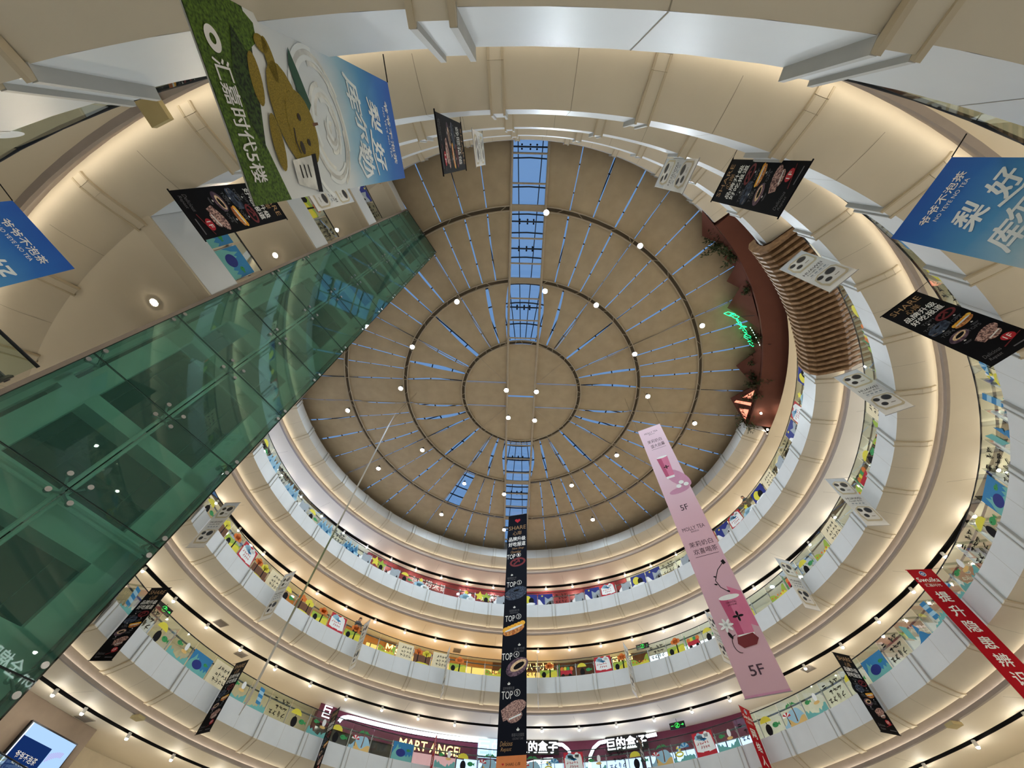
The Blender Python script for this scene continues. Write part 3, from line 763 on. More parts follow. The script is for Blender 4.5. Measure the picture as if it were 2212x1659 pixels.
# steel centre tubes and the spiders
mb = MB()
for s_ in (-0.035, 0.035): mb.tube(lp_(WL / 2 + s_, -1.5, 0.2), lp_(WL / 2 + s_, ZT, 0.2), 0.028, CONC, 8)
mb.tube(lp_(0.05, 3.66, 0.2), lp_(WL - .05, 3.66, 0.2), 0.04, CONC, 8); mb.tube(lp_(0.05, 3.58, 0.2), lp_(WL - .05, 3.58, 0.2), 0.02, CONC, 8)
mb.build('centre_tube', lift)
for n in range(-2, 13):
    z = 3.68 + 1.66 * n
    for t, arms in ((0.16, ((-1, 1), (-1, -1))), (WL / 2, ((1, 1), (1, -1), (-1, 1), (-1, -1))), (WL - 0.16, ((1, 1), (1, -1)))):
        mb = MB(); c = lp_(t, z, 0.16); mb.tube(c, lp_(t, z, 0.24), 0.035, STEEL, 8)
        for sx_, sz in arms:
            tip = lp_(t + 0.14 * sx_ * (1 if t == WL / 2 else .8), z + 0.14 * sz, 0.03)
            mb.tube(c, tip, 0.016, STEEL, 6); mb.tube(tip - BK3 * 0.0, tip - BK3 * 0.055, 0.035, STEEL, 12)
        mb.build('spider_fitting', lift, smooth=False)
# painted frame behind the glass
mb = MB(); fb = 0.36
for t0, t1 in ((0.0, 0.09), (0.17, 0.5), (WL - 0.42, WL - 0.05)): mb.box((lp_(t0, -1.5, fb) + lp_(t1, ZT, fb)) / 2 + BK3 * .1, (t1 - t0, 0.2, ZT + 1.5), CONC, FD3, BK3)
beams = []
base = 3.78
for f in range(-1, 4):
    o_ = base + 4.93 * f
    beams += [(o_ - 0.48, o_ + 0.02), (o_ + 1.12, o_ + 1.36), (o_ + 3.34, o_ + 3.62)]
beams.append((23.2, ZT))
for b0, b1 in beams:
    if b0 < -1.5: continue
    mb.box((lp_(0.02, b0, fb) + lp_(WL - 0.05, b1, fb)) / 2 + BK3 * .16, (WL - .07, 0.32, b1 - b0), CONC, FD3, BK3)
mb.build('painted_frame', lift)
DKW = mat('dark_shaft_wall', (34, 40, 38), 0.8, var=0.15, scale=0.8)
mb = MB(); mb.box((lp_(0.0, -1.5, 2.15) + lp_(WL, ZT, 2.15)) / 2, (WL, 0.08, ZT + 1.5), DKW, FD3, BK3)
for t in (0.03, WL - .03): mb.box((lp_(t, -1.5, 1.4) + lp_(t, ZT, 1.4)) / 2, (0.05, 1.5, ZT + 1.5), DKW, FD3, BK3)
mb.box((lp_(0, ZT + .05, 1.1) + lp_(WL, ZT + .05, 1.1)) / 2, (WL, 2.2, .1), DKW, FD3, BK3); mb.build('shaft_wall', lift)
mb = MB()
for t in (0.55, 0.95, WL - 0.6): mb.box((lp_(t, -1.5, 1.5) + lp_(t, ZT, 1.5)) / 2, (0.08, 0.1, ZT + 1.5), DARK, FD3, BK3)
for n in range(11):
    z = 0.6 + 2.2 * n; mb.box(lp_(WL / 2, z, 1.7), (WL - .1, 0.12, 0.14), DARK, FD3, BK3); mb.box(lp_(0.95, z + .2, 1.45), (0.3, 0.16, 0.3), DARK, FD3, BK3)
mb.build('guide_rail', lift)
mb = MB(); mb.box((lp_(-0.03, -1.5, .02) + lp_(-0.03, ZT, .02)) / 2, (0.06, 0.1, ZT + 1.5), mat('edge_strip_steel', (134, 122, 112), 0.5), FD3, BK3); mb.build('edge_strip', lift)

# ------------------------------------------------------------------ hanging banners
CLOTHB = mat('black_banner_cloth', (9, 9, 14), 0.7, spec=0.1); CLOTHW = mat('white_banner_cloth', (222, 222, 220), 0.7); CLOTHR = mat('red_banner_cloth', (168, 12, 28), 0.65, spec=0.1)
GOLD = mat('print_gold', (160, 126, 86), 0.6); LWH = mat('print_lettering_white', (238, 238, 236), 0.6); LGR = mat('print_lettering_grey', (92, 92, 98), 0.6)
MAROON = mat('print_maroon', (110, 28, 36), 0.6); SLATE = two('print_slate', (30, 38, 56), (72, 84, 104), 14); CRUST = two('print_crust', (176, 96, 50), (226, 160, 90), 12)
MANGO = two('print_mango', (236, 160, 40), (250, 200, 80), 16); PLUM = two('print_plum', (66, 48, 66), (120, 96, 110), 10); COCOA = two('print_cocoa', (96, 70, 70), (196, 160, 150), 30, lo=.45, hi=.55)
NUT = two('print_nut', (190, 150, 110), (236, 214, 180), 40)


def food(s, mb, kind, u, v, a, rot):
    if kind == 1:
        s.ring(mb, u, v, a, a * .62, a * .24, MAROON, 2, rot=rot); s.ring(mb, u - .1 * a, v - .05 * a, a * .4, a * .5, a * .2, MAROON, 3, 200, 380, rot); s.stroke(mb, [(u - a * .5, v + a * .3), (u + a * .2, v - a * .3)], a * .22, MAROON, 3)
    elif kind == 2:
        s.disc(mb, u, v + a * .14, a, a * .5, SLATE, 2, rot); s.disc(mb, u, v + .02 * a, a * .93, a * .3, NUT, 3, rot); s.disc(mb, u, v - .12 * a, a, a * .46, SLATE, 4, rot); s.disc(mb, u + .05 * a, v - .22 * a, a * .28, a * .1, BLACK, 5, rot)
    elif kind == 3:
        s.disc(mb, u, v + .12 * a, a, a * .4, CRUST, 2, rot)
        for i in range(6): q = -.8 + 1.6 * i / 5; s.disc(mb, u + q * a * cos(rot), v - .18 * a + q * a * sin(rot), a * .27, a * .22, MANGO, 3 + i % 2, rot)
        for i in range(5): q = -.7 + 1.4 * i / 4; s.stroke(mb, [(u + q * a * cos(rot), v + .1 * a + q * a * sin(rot)), (u + q * a * cos(rot) - .06 * a, v + .42 * a + q * a * sin(rot))], .05 * a, BRN, 5)
        s.disc(mb, u, v - .02 * a, a * .85, a * .09, PWH, 6, rot)
    elif kind == 4:
        s.disc(mb, u, v, a, a * .62, PLUM, 2, rot); s.disc(mb, u + .1 * a, v - .1 * a, a * .74, a * .36, NUT, 3, rot); s.disc(mb, u + .15 * a, v - .08 * a, a * .5, a * .2, BLACK, 4, rot)
    elif kind == 5:
        s.disc(mb, u + .15 * a, v - .25 * a, a * .85, a * .45, COCOA, 2, rot); s.poly(mb, [(u - a, v - .1 * a), (u - .2 * a, v - .6 * a), (u + .3 * a, v + .3 * a), (u - .8 * a, v + .6 * a)], COCOA, 3)
        s.disc(mb, u + .1 * a, v + .35 * a, a * .6, a * .36, COCOA, 4, rot); s.stroke(mb, [(u - .35 * a, v + .5 * a), (u + .6 * a, v + .2 * a)], .1 * a, PWH, 5, False)


def lily(s, mb, u, v, r1, m, k):
    s.disc(mb, u, v - r1 * .3, r1 * .22, r1 * .6, m, k); s.disc(mb, u - r1 * .45, v, r1 * .2, r1 * .42, m, k, -.5); s.disc(mb, u + r1 * .45, v, r1 * .2, r1 * .42, m, k, .5); s.rect(mb, u - r1 * .5, v + r1 * .25, r1, r1 * .14, m, k + 1)


def heart(s, mb, u, v, r1, m, k):
    s.poly(mb, [(u + r1 * 16 * sin(t) ** 3 / 16, v - r1 * (13 * cos(t) - 5 * cos(2 * t) - 2 * cos(3 * t) - cos(4 * t)) / 16) for t in (2 * pi * i / 28 for i in range(28))], m, k)


def d_share(s, w_, h_, P):
    pr, le = P['print'], P['lettering']
    s.text(le, 'SHARE', w_ / 2, .12, .17, GOLD, 2, w_ * .76); s.text(le, '心岸', w_ / 2, .33, .19, GOLD, 2, w_ * .34)
    s.text(le, '品牌升级', w_ / 2, .54, .17, LWH, 2, w_ * .76, bold=.02); s.text(le, '好吃报道', w_ / 2, .74, .17, LWH, 2, w_ * .76, bold=.02)
    for kind, u, v, a, rot, tu, tv in ((1, .6, 1.1, .2, -.1, .3, .98), (2, .27, 1.33, .22, -.25, .2, 1.16), (3, .6, 1.52, .2, -.2, .56, 1.34), (4, .28, 1.8, .2, -.3, .24, 1.56), (5, .56, 2.12, .24, -.3, .56, 1.78)):
        food(s, pr, kind, u * w_ / .86, v, a, rot); s.text(le, 'TOP' + str(kind), tu * w_ / .86, tv, .07, LGR, 6, .24)
    for u, v in ((.26, 1.12), (.64, 1.3), (.25, 1.5), (.64, 1.7), (.25, 2.0)): lily(s, pr, u, v - .03, .03, LWH, 7); s.rect(le, u - .07, v + .02, .14, .012, LGR, 7); s.rect(le, u - .05, v + .045, .1, .01, LGR, 7)
    s.disc(pr, w_ * .74, 2.42, .11, .09, RED, 7); s.text(le, '1F', w_ * .74, 2.37, .1, LWH, 8, .12); s.text(le, 'Delicious', w_ * .27, 2.5, .09, LGR, 6, .3, shear=.3); s.text(le, 'Repast', w_ * .24, 2.62, .09, LGR, 6, .22, shear=.3); s.rect(le, w_ * .58, 2.66, .28, .025, LGR, 6); s.stroke(pr, [(w_ * .5, 2.58), (w_ * .95, 2.45)], .02, MAROON, 6)


def d_phone(s, w_, h_, P):
    pr, le = P['print'], P['lettering']
    PH_ = mat('print_phone_gold', (196, 186, 160), .5); LENS = mat('print_lens_dark', (44, 46, 52), .4); RIMM = mat('print_lens_rim', (120, 114, 104), .4); HZ = mat('print_pale_sky', (196, 204, 214), .6)
    s.rect(pr, .02, .04, w_ - .04, .85, HZ, 1)
    for v0 in (.22, 1.72):
        s.poly(pr, [(.08, v0 + .5), (.12, v0 + .12), (.3, v0 - .02), (.72, v0 + .02), (.8, v0 + .16), (.8, v0 + .72), (.72, v0 + .8), (.16, v0 + .8)], PH_, 2)
        s.poly(pr, [(.14, v0 + .48), (.17, v0 + .16), (.3, v0 + .05), (.68, v0 + .08), (.75, v0 + .2), (.75, v0 + .66), (.68, v0 + .72), (.22, v0 + .7)], CLOTHW, 3)
        for u, v, r1 in ((.26, .2, .1), (.56, .22, .15), (.33, .5, .1)): s.disc(pr, u, v0 + v, r1, r1, RIMM, 4); s.disc(pr, u, v0 + v, r1 * .84, r1 * .84, LENS, 5)
        s.rect(pr, .5, v0 + .52, .14, .03, RIMM, 4)
    s.text(le, 'HUAWEI', w_ / 2, 1.2, .12, INK, 2, w_ * .72); s.text(le, 'Pura80 系列', w_ / 2, 1.36, .09, INK, 2, w_ * .6)
    for i in range(4): s.rect(le, .18 + .14 * i, 1.52, .09, .06, PGR, 2)
    s.rect(le, .12, 1.63, w_ - .24, .012, PGR, 2)


def d_red(s, w_, h_, P, second='提升隐患辨识能力'):
    pr, le = P['print'], P['lettering']
    s.disc(pr, w_ / 2, .17, .1, .1, LWH, 1); s.disc(pr, w_ / 2, .17, .085, .085, mat('print_emblem_blue', (40, 92, 160), .5), 2); s.ring(pr, w_ / 2, .175, .05, .03, .018, LWH, 3)
    s.text(le, 'Swuika', w_ / 2, .32, .17, LWH, 2, w_ * .84, bold=.015); s.rect(le, w_ * .25, .53, w_ * .5, .018, GOLD, 2); s.text(le, '汇嘉时代', w_ / 2, .57, .1, LWH, 2, w_ * .62)
    for i, ch in enumerate(second): s.text(le, ch, w_ / 2, .86 + .5 * i, .36, LWH, 2, .38, bold=.03)


BLUE_R = ramp_uv('blue_to_sky_print', [(0, (226, 228, 226)), (.44, (214, 220, 224)), (.56, (150, 188, 212)), (.7, (80, 146, 200)), (.86, (44, 106, 186)), (1, (38, 88, 176))], .6, .12, 3)
GRASS = two('print_grass', (34, 54, 16), (96, 128, 38), 70, lo=.3, hi=.7); GRASSD = two('print_dark_grass', (22, 36, 16), (58, 82, 30), 60)
FUR = two('print_yellow_fur', (108, 92, 24), (156, 134, 42), 150, lo=.3, hi=.7); CREAMY = two('print_milk', (196, 196, 192), (236, 236, 230), 6)


def d_blue(s, w_, h_, P):
    pr, le = P['print'], P['lettering']
    s.text(le, '爷爷不泡茶', .45, .2, .1, LWH, 2, .54, bold=.02); s.text(le, 'NO YEYE NO TEA', .45, .33, .045, LWH, 2, .42)
    LW = mat('print_brush_white', (222, 230, 236), .6)
    for ch, u, v, q in (('梨', .33, .52, .27), ('好', .64, .58, .27), ('库', .22, .96, .27), ('尔', .44, .93, .23), ('勒', .66, .95, .26)): s.text(le, ch, u, v, q, LW, 2, q * .95, bold=.035, shear=.25)
    for pts in ([(.60, 1.18), (.68, 1.3), (.80, 1.2), (.78, 1.05)], [(.44, .84), (.62, .9), (.8, .86)]): s.stroke(le, pts, .035, LW, 3)
    # swirl of milk foam
    for i in range(16):
        t = i / 15; s.ring(pr, .48, 1.78 - .1 * t, .40 * (1 - t) + .05, .36 * (1 - t) + .04, .03, CREAMY if i % 2 else PWH, 2, 20 + 50 * i, 190 + 50 * i)
    hillx(s, pr, w_, h_, 2.62, .22, GRASSD, 2, 3); s.poly(pr, [(.0, 2.44), (.05, 2.34), (.13, 2.36), (.2, 2.5), (.3, 2.62), (.2, 2.75), (0, 2.75)], GRASS, 3)
    s.poly(pr, [(0, 2.6), (.12, 2.6), (.34, 2.66), (.55, 2.6), (w_, 2.5), (w_, h_ - .004), (0, h_ - .004)], GRASS, 4); s.poly(pr, [(.1, 2.56), (.2, 2.48), (.42, 2.52), (.62, 2.6), (.5, 2.66), (.3, 2.67)], GRASSD, 5)
    # plain yellow plush animal lying head first, with a long leaf behind it
    s.poly(pr, [(.09, 2.03), (.2, 1.98), (.36, 1.92), (.40, 1.97), (.3, 2.06), (.18, 2.08)], mat('print_leaf', (36, 78, 58), .6), 6)
    s.disc(pr, .44, 2.24, .25, .17, FUR, 7, -.1); s.disc(pr, .50, 2.12, .2, .17, FUR, 8, .1); s.disc(pr, .19, 2.28, .1, .045, FUR, 7, -.1); s.disc(pr, .13, 2.33, .04, .06, FUR, 7)
    s.disc(pr, .3, 2.48, .12, .05, FUR, 6, .2); s.disc(pr, .58, 2.46, .14, .055, FUR, 8, .15)
    DKF = mat('print_dark_fur', (48, 38, 24), .7); s.disc(pr, .60, 2.2, .035, .025, DKF, 10); s.disc(pr, .44, 2.14, .02, .02, DKF, 10); s.disc(pr, .57, 2.1, .02, .02, DKF, 10); s.stroke(pr, [(.50, 2.24), (.57, 2.26), (.63, 2.24)], .012, DKF, 10, False); s.stroke(pr, [(.47, 1.98), (.46, 1.9)], .02, BRN, 9)
    # paper cup
    s.poly(pr, [(.64, 2.12), (.835, 2.16), (.79, 2.38), (.665, 2.37)], CREAMY, 11); s.poly(pr, [(.63, 2.06), (.85, 2.1), (.845, 2.16), (.635, 2.12)], INK, 12)
    for i in range(3): s.rect(le, .69, 2.2 + .05 * i, .07, .012, INK, 13)
    # store line at the foot
    s.ring(le, .19, 2.74, .05, .05, .03, LWH, 8); s.text(le, '汇嘉时代5楼', .26, 2.68, .12, LWH, 8, .5, align='l', bold=.02)


def hillx(s, mb, w_, h_, v0, am, m, k, sd):
    rr = random.Random(sd); p = rr.uniform(0, 6); n = 16
    pts = [(w_ * i / n, v0 - am * (.5 + .5 * sin(p + 4.2 * i / n))) for i in range(n + 1)]
    for (a, b), (c, d) in zip(pts, pts[1:]): s.poly(mb, [(a, b), (c, d), (c, h_ - .004), (a, h_ - .004)], m, k)


def banner(name, pA, pB, ht, hb, cloth, fn, label, cat='banner', group=None, cord_to=None, rods=True, wave=0.0, cords=True):
    """vertical cloth between two plan points; the printed face looks towards the atrium floor where the camera stands"""
    pA, pB = Vector((pA[0], pA[1], 0)), Vector((pB[0], pB[1], 0)); d = (pB - pA).normalized(); n = Vector((d.y, -d.x, 0))
    if n.dot(-(pA + pB) / 2) < 0: n = -n
    U = Vector((0, 0, 1)).cross(n); a, b = (pA, pB) if U.dot(pB - pA) > 0 else (pB, pA)
    w_, h_ = (b - a).length, ht - hb; root = empty(name, (a.x, a.y, ht + Z0), label, cat, group)
    s = Sheet((a.x, a.y, ht + Z0), U, (0, 0, -1), n)
    mb = MB(); mb.uv = []; nv = 14
    for sgn in (0, -0.003):
        for i in range(nv + 1):
            for u in (0, w_): mb.v.append(tuple(s.O + s.U * u + s.V * (h_ * i / nv) + n * sgn)); mb.uv.append((u / w_, 1 - i / nv))
    k = mb._m(cloth); o_ = 2 * (nv + 1)
    for i in range(nv):
        mb.f += [[2 * i, 2 * i + 2, 2 * i + 3, 2 * i + 1], [o_ + 2 * i, o_ + 2 * i + 1, o_ + 2 * i + 3, o_ + 2 * i + 2], [2 * i, o_ + 2 * i, o_ + 2 * i + 2, 2 * i + 2], [2 * i + 1, 2 * i + 3, o_ + 2 * i + 3, o_ + 2 * i + 1]]; mb.mi += [k] * 4
    mb.build('cloth', root)
    P = {'print': MB(), 'lettering': MB()}
    if fn: fn(s, w_, h_, P)
    for q in P:
        if P[q].v: P[q].build(q, root)
    if rods:
        for v in (0.005, h_ - .005):
            mb = MB(); mb.tube(s.O - U * .03 + s.V * v, s.O + U * (w_ + .03) + s.V * v, 0.012, cloth if cloth in (CLOTHB, CLOTHR) else STEEL, 6); mb.build('hem_rod', root)
    if cords:
        for u in (0, w_):
            e = s.O + U * u
            if cord_to is not None: t = cord_to(e)
            else:
                rd = Vector((e.x - CX, e.y - CY, 0)); t = None
                if rd.length > 14.8: t = Vector((CX, CY, 0)) + rd.normalized() * 15.43 + Vector((0, 0, ht + 0.03 + Z0))
            if t is not None: mb = MB(); mb.tube(e, t, 0.006, INK, 5); mb.build('cord', root)
    return root


def radial(name, a, ht, hb, cloth, fn, label, group, ri=14.29, ro=15.14, rods=True):
    c, q = cos(rad(a)), sin(rad(a))
    return banner(name, (CX + ri * c, CY + ri * q), (CX + ro * c, CY + ro * q), ht, hb, cloth, fn, label, 'banner', group, rods=rods)


for a, lab in ((-53.5, 'black pastry banner at the right edge, beside the blue banner'), (-75.8, 'black pastry banner at the upper right, above the white phone banner'),
               (-115.7, 'black pastry banner half hidden behind the big grassy banner'), (-97.95, 'narrow black pastry banner right of the big grassy banner'),
               (172.35, 'black pastry banner at the lower left beside the green glass lift'), (149.6, 'second black pastry banner from the lift along the lower left gallery'),
               (126.9, 'black pastry banner cut off by the bottom edge at the lower left'), (13.6, 'black pastry banner at the lower right, between two red banners'),
               (59.3, 'thin edge-on black pastry banner right of the long bakery banner')):
    radial('pastry_banner', a, 10.05, 7.26, CLOTHB, d_share, lab, 'black pastry banners')
for a, lab in ((-53.7, 'white phone banner in front of the wooden slat canopy'), (-31.5, 'white phone banner just below the wooden slat canopy'), (-9.0, 'white phone banner on the right side, second below the slat canopy'),
               (13.5, 'white phone banner on the right side, third below the slat canopy'), (35.7, 'white phone banner tucked left of the pink banner foot'), (58.35, 'thin white phone banner between the black long banner and the pink one'),
               (81.25, 'edge-on white phone banner just right of the long bakery banner'), (104.4, 'thin white phone banner just left of the long bakery banner'), (126.7, 'white phone banner at the lower left, second from the long bakery banner'),
               (150.0, 'white phone banner behind the rolled white hanging'), (172.5, 'white phone banner at the lower edge of the glass lift'), (-116.4, 'white phone banner peeking out under the big grassy banner'),
               (-97.95, 'small tilted white phone banner beside the narrow black one near the top'), (-75.75, 'white phone banner at the dome rim, upper right')):
    radial('phone_banner', a, 14.75, 12.0, CLOTHW, d_phone, lab, 'white phone banners')
radial('tea_banner', -97.98, 5.0, 2.14, BLUE_R, d_blue, 'large blue and green tea banner with a yellow plush animal and grass', 'blue tea banners', 14.34, 15.2, False)
radial('tea_banner', -75.7, 5.0, 2.14, BLUE_R, d_blue, 'blue tea banner at the right edge with white brush lettering', 'blue tea banners', 14.36, 15.21, False)
radial('tea_banner', -115.85, 5.0, 2.14, BLUE_R, d_blue, 'blue tea banner cut off by the left edge of the picture', 'blue tea banners', 14.36, 15.21, False)
radial('safety_banner', -8.7, 10.05, 4.7, CLOTHR, d_red, 'long red banner with white characters at the right edge', 'red slogan banners')
radial('safety_banner', 36.2, 10.05, 4.7, CLOTHR, lambda s, w_, h_, P: d_red(s, w_, h_, P, '网络人人有责'), 'red banner at the bottom edge below the pink banner', 'red slogan banners')
radial('safety_banner', 104.2, 10.05, 4.7, CLOTHR, d_red, 'thin edge-on red banner left of the long bakery banner foot', 'red slogan banners')


def d_long(s, w_, h_, P):
    pr, le = P['print'], P['lettering']
    heart(s, pr, .68, .55, .2, RED, 2); s.text(le, 'SHARE', w_ / 2, 1.0, .34, GOLD, 2, w_ * .9); s.text(le, '心岸', w_ / 2, 1.46, .36, GOLD, 2, .62)
    s.text(le, '品牌升级', w_ / 2, 1.95, .34, LWH, 2, w_ * .86, bold=.02); s.text(le, '好吃报道', w_ / 2, 2.38, .34, LWH, 2, w_ * .86, bold=.02)
    s.text(le, 'New Shop', w_ * .55, 2.8, .22, GOLD, 2, .8, shear=.3); s.text(le, 'Opening', w_ * .45, 3.06, .24, GOLD, 2, .7, shear=.3)
    for i, (v, u, fu, fv, a, rot) in enumerate(((3.32, .42, .75, 3.95, .52, -.15), (5.3, .5, .68, 6.05, .66, -.2), (7.4, .5, .62, 8.15, .62, -.3), (9.4, .42, .85, 10.1, .62, -.45), (11.15, .5, .72, 12.0, .62, -.3))):
        s.text(le, 'TOP', u - .12, v, .34, LWH, 1, .56); s.ring(le, u + .38, v + .1, .15, .15, .02, LWH, 1); s.text(le, str(i + 1), u + .38, v + .02, .16, LWH, 1, .1); food(s, pr, i + 1, fu, fv, a, rot)
    for (u, v, t1, t2) in ((.4, 4.85, '香辣碱水结', 'SPICY PRETZEL'), (.62, 6.95, '甜甜圈乳酪贝果', 'PREMIUM BAGEL'), (.95, 9.05, '芒果可颂', 'MANGO CROISSANT'), (.45, 10.85, '蓝莓麻薯乳酪', 'BLUEBERRY CHEESE'), (.95, 12.72, '椰蓉乌龙蛋糕', 'COCONUT CAKE')):
        lily(s, pr, u, v, .1, LWH, 8); s.text(le, t1, u, v + .12, .13, LGR, 8, .58); s.text(le, t2, u, v + .28, .08, LGR, 8, .5)
    s.text(le, 'Delicious', .42, 13.1, .18, GOLD, 2, .58, shear=.3); s.text(le, 'Repast', .42, 13.32, .18, GOLD, 2, .5, shear=.3)
    OR_ = mat('print_apricot', (212, 128, 74), .6); s.rect(pr, 0.004, 13.62, w_ - .008, h_ - 13.63, OR_, 3); heart(s, pr, .3, 13.9, .05, RED, 5); s.text(le, 'SHARE 心岸', .75, 13.84, .13, INK, 5, .66); s.text(le, '好吃报道', .8, 14.1, .24, INK, 5, .9)
roof_hook = lambda e: Vector((e.x, e.y, DH + Z0 - 0.02))
banner('bakery_banner', (0.41, 22.98), (1.70, 22.58), 21.1, 6.6, mat('navy_banner_cloth', (10, 14, 26), .7, spec=.1), d_long, 'very long black bakery banner hanging at the bottom centre', 'banner', 'long hanging banners', roof_hook)
PINK = ramp_uv('pink_banner_print', [(0, (196, 160, 172)), (.25, (206, 168, 184)), (.5, (214, 176, 190)), (.72, (218, 190, 206)), (1, (226, 200, 214))], .6, .06, 2)


def d_pink(s, w_, h_, P):
    pr, le = P['print'], P['lettering']; DP = mat('print_deep_pink', (176, 72, 110), .6); MP = mat('print_mid_pink', (202, 112, 146), .6); LP = mat('print_lilac_pink', (190, 134, 164), .6); TX = mat('print_plum_text', (66, 44, 58), .6)
    s.text(le, 'MOLLY TEA', w_ * .5, .42, .15, TX, 2, w_ * .58); s.text(le, '茉莉奶白', w_ * .5, .62, .09, TX, 2, w_ * .25)
    s.text(le, '茉莉奶白', w_ * .5, 1.14, .3, TX, 2, w_ * .6); s.text(le, '盛大启幕', w_ * .55, 1.56, .3, TX, 2, w_ * .58); s.rect(le, w_ * .25, 1.98, w_ * .6, .02, TX, 2)
    def cup(u, v, W, H, k):
        s.poly(pr, [(u - W / 2, v), (u + W / 2, v), (u + W * .38, v + H), (u - W * .34, v + H)], DP, k); s.poly(pr, [(u - W * .1, v), (u + W / 2, v), (u + W * .38, v + H), (u - W * .05, v + H)], MP, k + 1); s.disc(pr, u, v, W / 2, W * .13, PWH, k + 2)
        for a in range(4): s.disc(pr, u + .02 + W * .13 * cos(a * pi / 2), v + H * .5 + W * .13 * sin(a * pi / 2), W * .12, W * .055, INK, k + 3, a * pi / 2)
        s.poly(pr, [(u - W * .34, v + H * .93), (u + W * .39, v + H * .93), (u + W * .36, v + H * 1.02), (u - W * .33, v + H * 1.02)], PWH, k + 3)
    s.disc(pr, .98, 4.5, .36, .8, LP, 2, -.5); s.disc(pr, .8, 5.3, .5, .18, LP, 2, -.1); cup(.66, 2.75, .58, 1.6, 4); [s.disc(pr, .85 + .18 * i, 5.05 - .2 * (i % 2), .12, .12, PWH, 9) for i in range(3)]
    s.text(le, '5F', w_ * .5, 6.2, .32, TX, 2, .34, bold=.02); s.text(le, 'MOLLY TEA', w_ * .5, 7.45, .2, TX, 2, w_ * .72); s.text(le, '茉莉奶白', w_ * .5, 7.7, .08, TX, 2, w_ * .25)
    s.text(le, '茉莉奶白', w_ * .52, 8.24, .26, TX, 2, w_ * .72); s.text(le, '欢喜喝茶', w_ * .56, 8.6, .26, TX, 2, w_ * .72); s.rect(le, w_ * .2, 8.96, w_ * .7, .02, TX, 2)
    s.stroke(pr, [(1.16, 9.45), (.86, 9.7), (.62, 10.1), (.7, 10.4), (.95, 10.68)], .03, INK, 2, False); s.poly(pr, [(1.1, 9.38), (1.22, 9.32), (1.26, 9.5), (1.14, 9.54)], INK, 3); [s.disc(pr, q, r2, .06, .03, INK, 3, .5) for q, r2 in ((.58, 10.25), (.66, 9.95), (.9, 10.6))]
    s.poly(pr, [(.9, 10.4), (1.3, 10.7), (1.33, 12.0), (1.0, 11.8)], MP, 2); cup(.82, 10.82, .74, 1.42, 4); s.text(le, 'ORIENTAL', .82, 10.98, .07, INK, 9, .36); s.text(le, 'JASMINE', .82, 11.08, .07, INK, 9, .32)
    s.poly(pr, [(.52, 12.2), (1.05, 12.15), (1.16, 12.35), (1.02, 12.52), (.6, 12.56), (.46, 12.4)], MAROON, 9)
    for i in range(7): a = 2 * pi * i / 7; s.disc(pr, .34 + .12 * cos(a), 11.75 + .12 * sin(a), .13, .045, PWH, 10, a)
    s.disc(pr, .34, 12.1, .05, .12, INK, 10, -.3); s.ring(pr, .5, 12.4, .2, .3, .02, INK, 10, 90, 270)
    s.text(le, '5F', w_ * .5, 13.08, .3, TX, 2, .44, bold=.02); s.rect(pr, 0.01, h_ - .08, w_ - .02, .06, LP, 1)
banner('tea_drop_banner', (7.81, 14.17), (8.97, 13.50), 20.3, 6.36, PINK, d_pink, 'very long pink tea banner with a paper cup, right of the centre', 'banner', 'long hanging banners', roof_hook)
ROLL = ramp_uv('rolled_banner_print', [(0, (206, 206, 204)), (.14, (200, 204, 204)), (.22, (112, 130, 66)), (.4, (66, 104, 48)), (.5, (206, 206, 196)), (1, (186, 194, 204))], .6, .1, 3)
az = Vector((-7.36, 14.87, 0)); ud = (Matrix.Rotation(rad(3.2), 3, 'Z') @ az.normalized())
banner('side_banner', tuple(az - ud * .62)[:2], tuple(az + ud * .62)[:2], 20.8, 5.6, ROLL, None, 'long pale banner seen almost edge-on, hanging right of the glass lift', 'banner', 'long hanging banners', lambda e: Vector((-6.6 + (e.x + 7.36) * .1, 14.87 + (e.y - 14.87) * .1, DH + Z0 - .02)))

# ------------------------------------------------------------------ terracotta restaurant front under the roof rim
TERRA = mat('terracotta_plaster', (98, 58, 48), 0.8, var=0.06, scale=1.2); TERRAD = mat('terracotta_plaster_inner', (150, 84, 66), 0.8)
tf = empty('restaurant_front', tuple(pol(15.8, -26, 22.4)), 'terracotta restaurant front with pointed gables under the right roof rim', 'restaurant front')
A0, A1 = -51.8, 0.6
mb = MB(); mb.sweep([(15.12, 22.9), (15.12, 22.66), (16.75, 22.5), (17.3, 22.1)], A0, A1, 52, TERRA); mb.build('soffit_band', tf, smooth=False)
mb = MB(); mb.sweep([(16.1, 22.6), (16.1, DH + .1)], A0, A1, 40, TERRA)
for a in (A0, A1): p = [pol(15.12, a, 22.9), pol(15.12, a, 22.66), pol(16.75, a, 22.5), pol(16.75, a, DH), pol(15.9, a, DH)]; mb.add(p, [tuple(range(5))], TERRA)
mb.build('back_wall', tf)
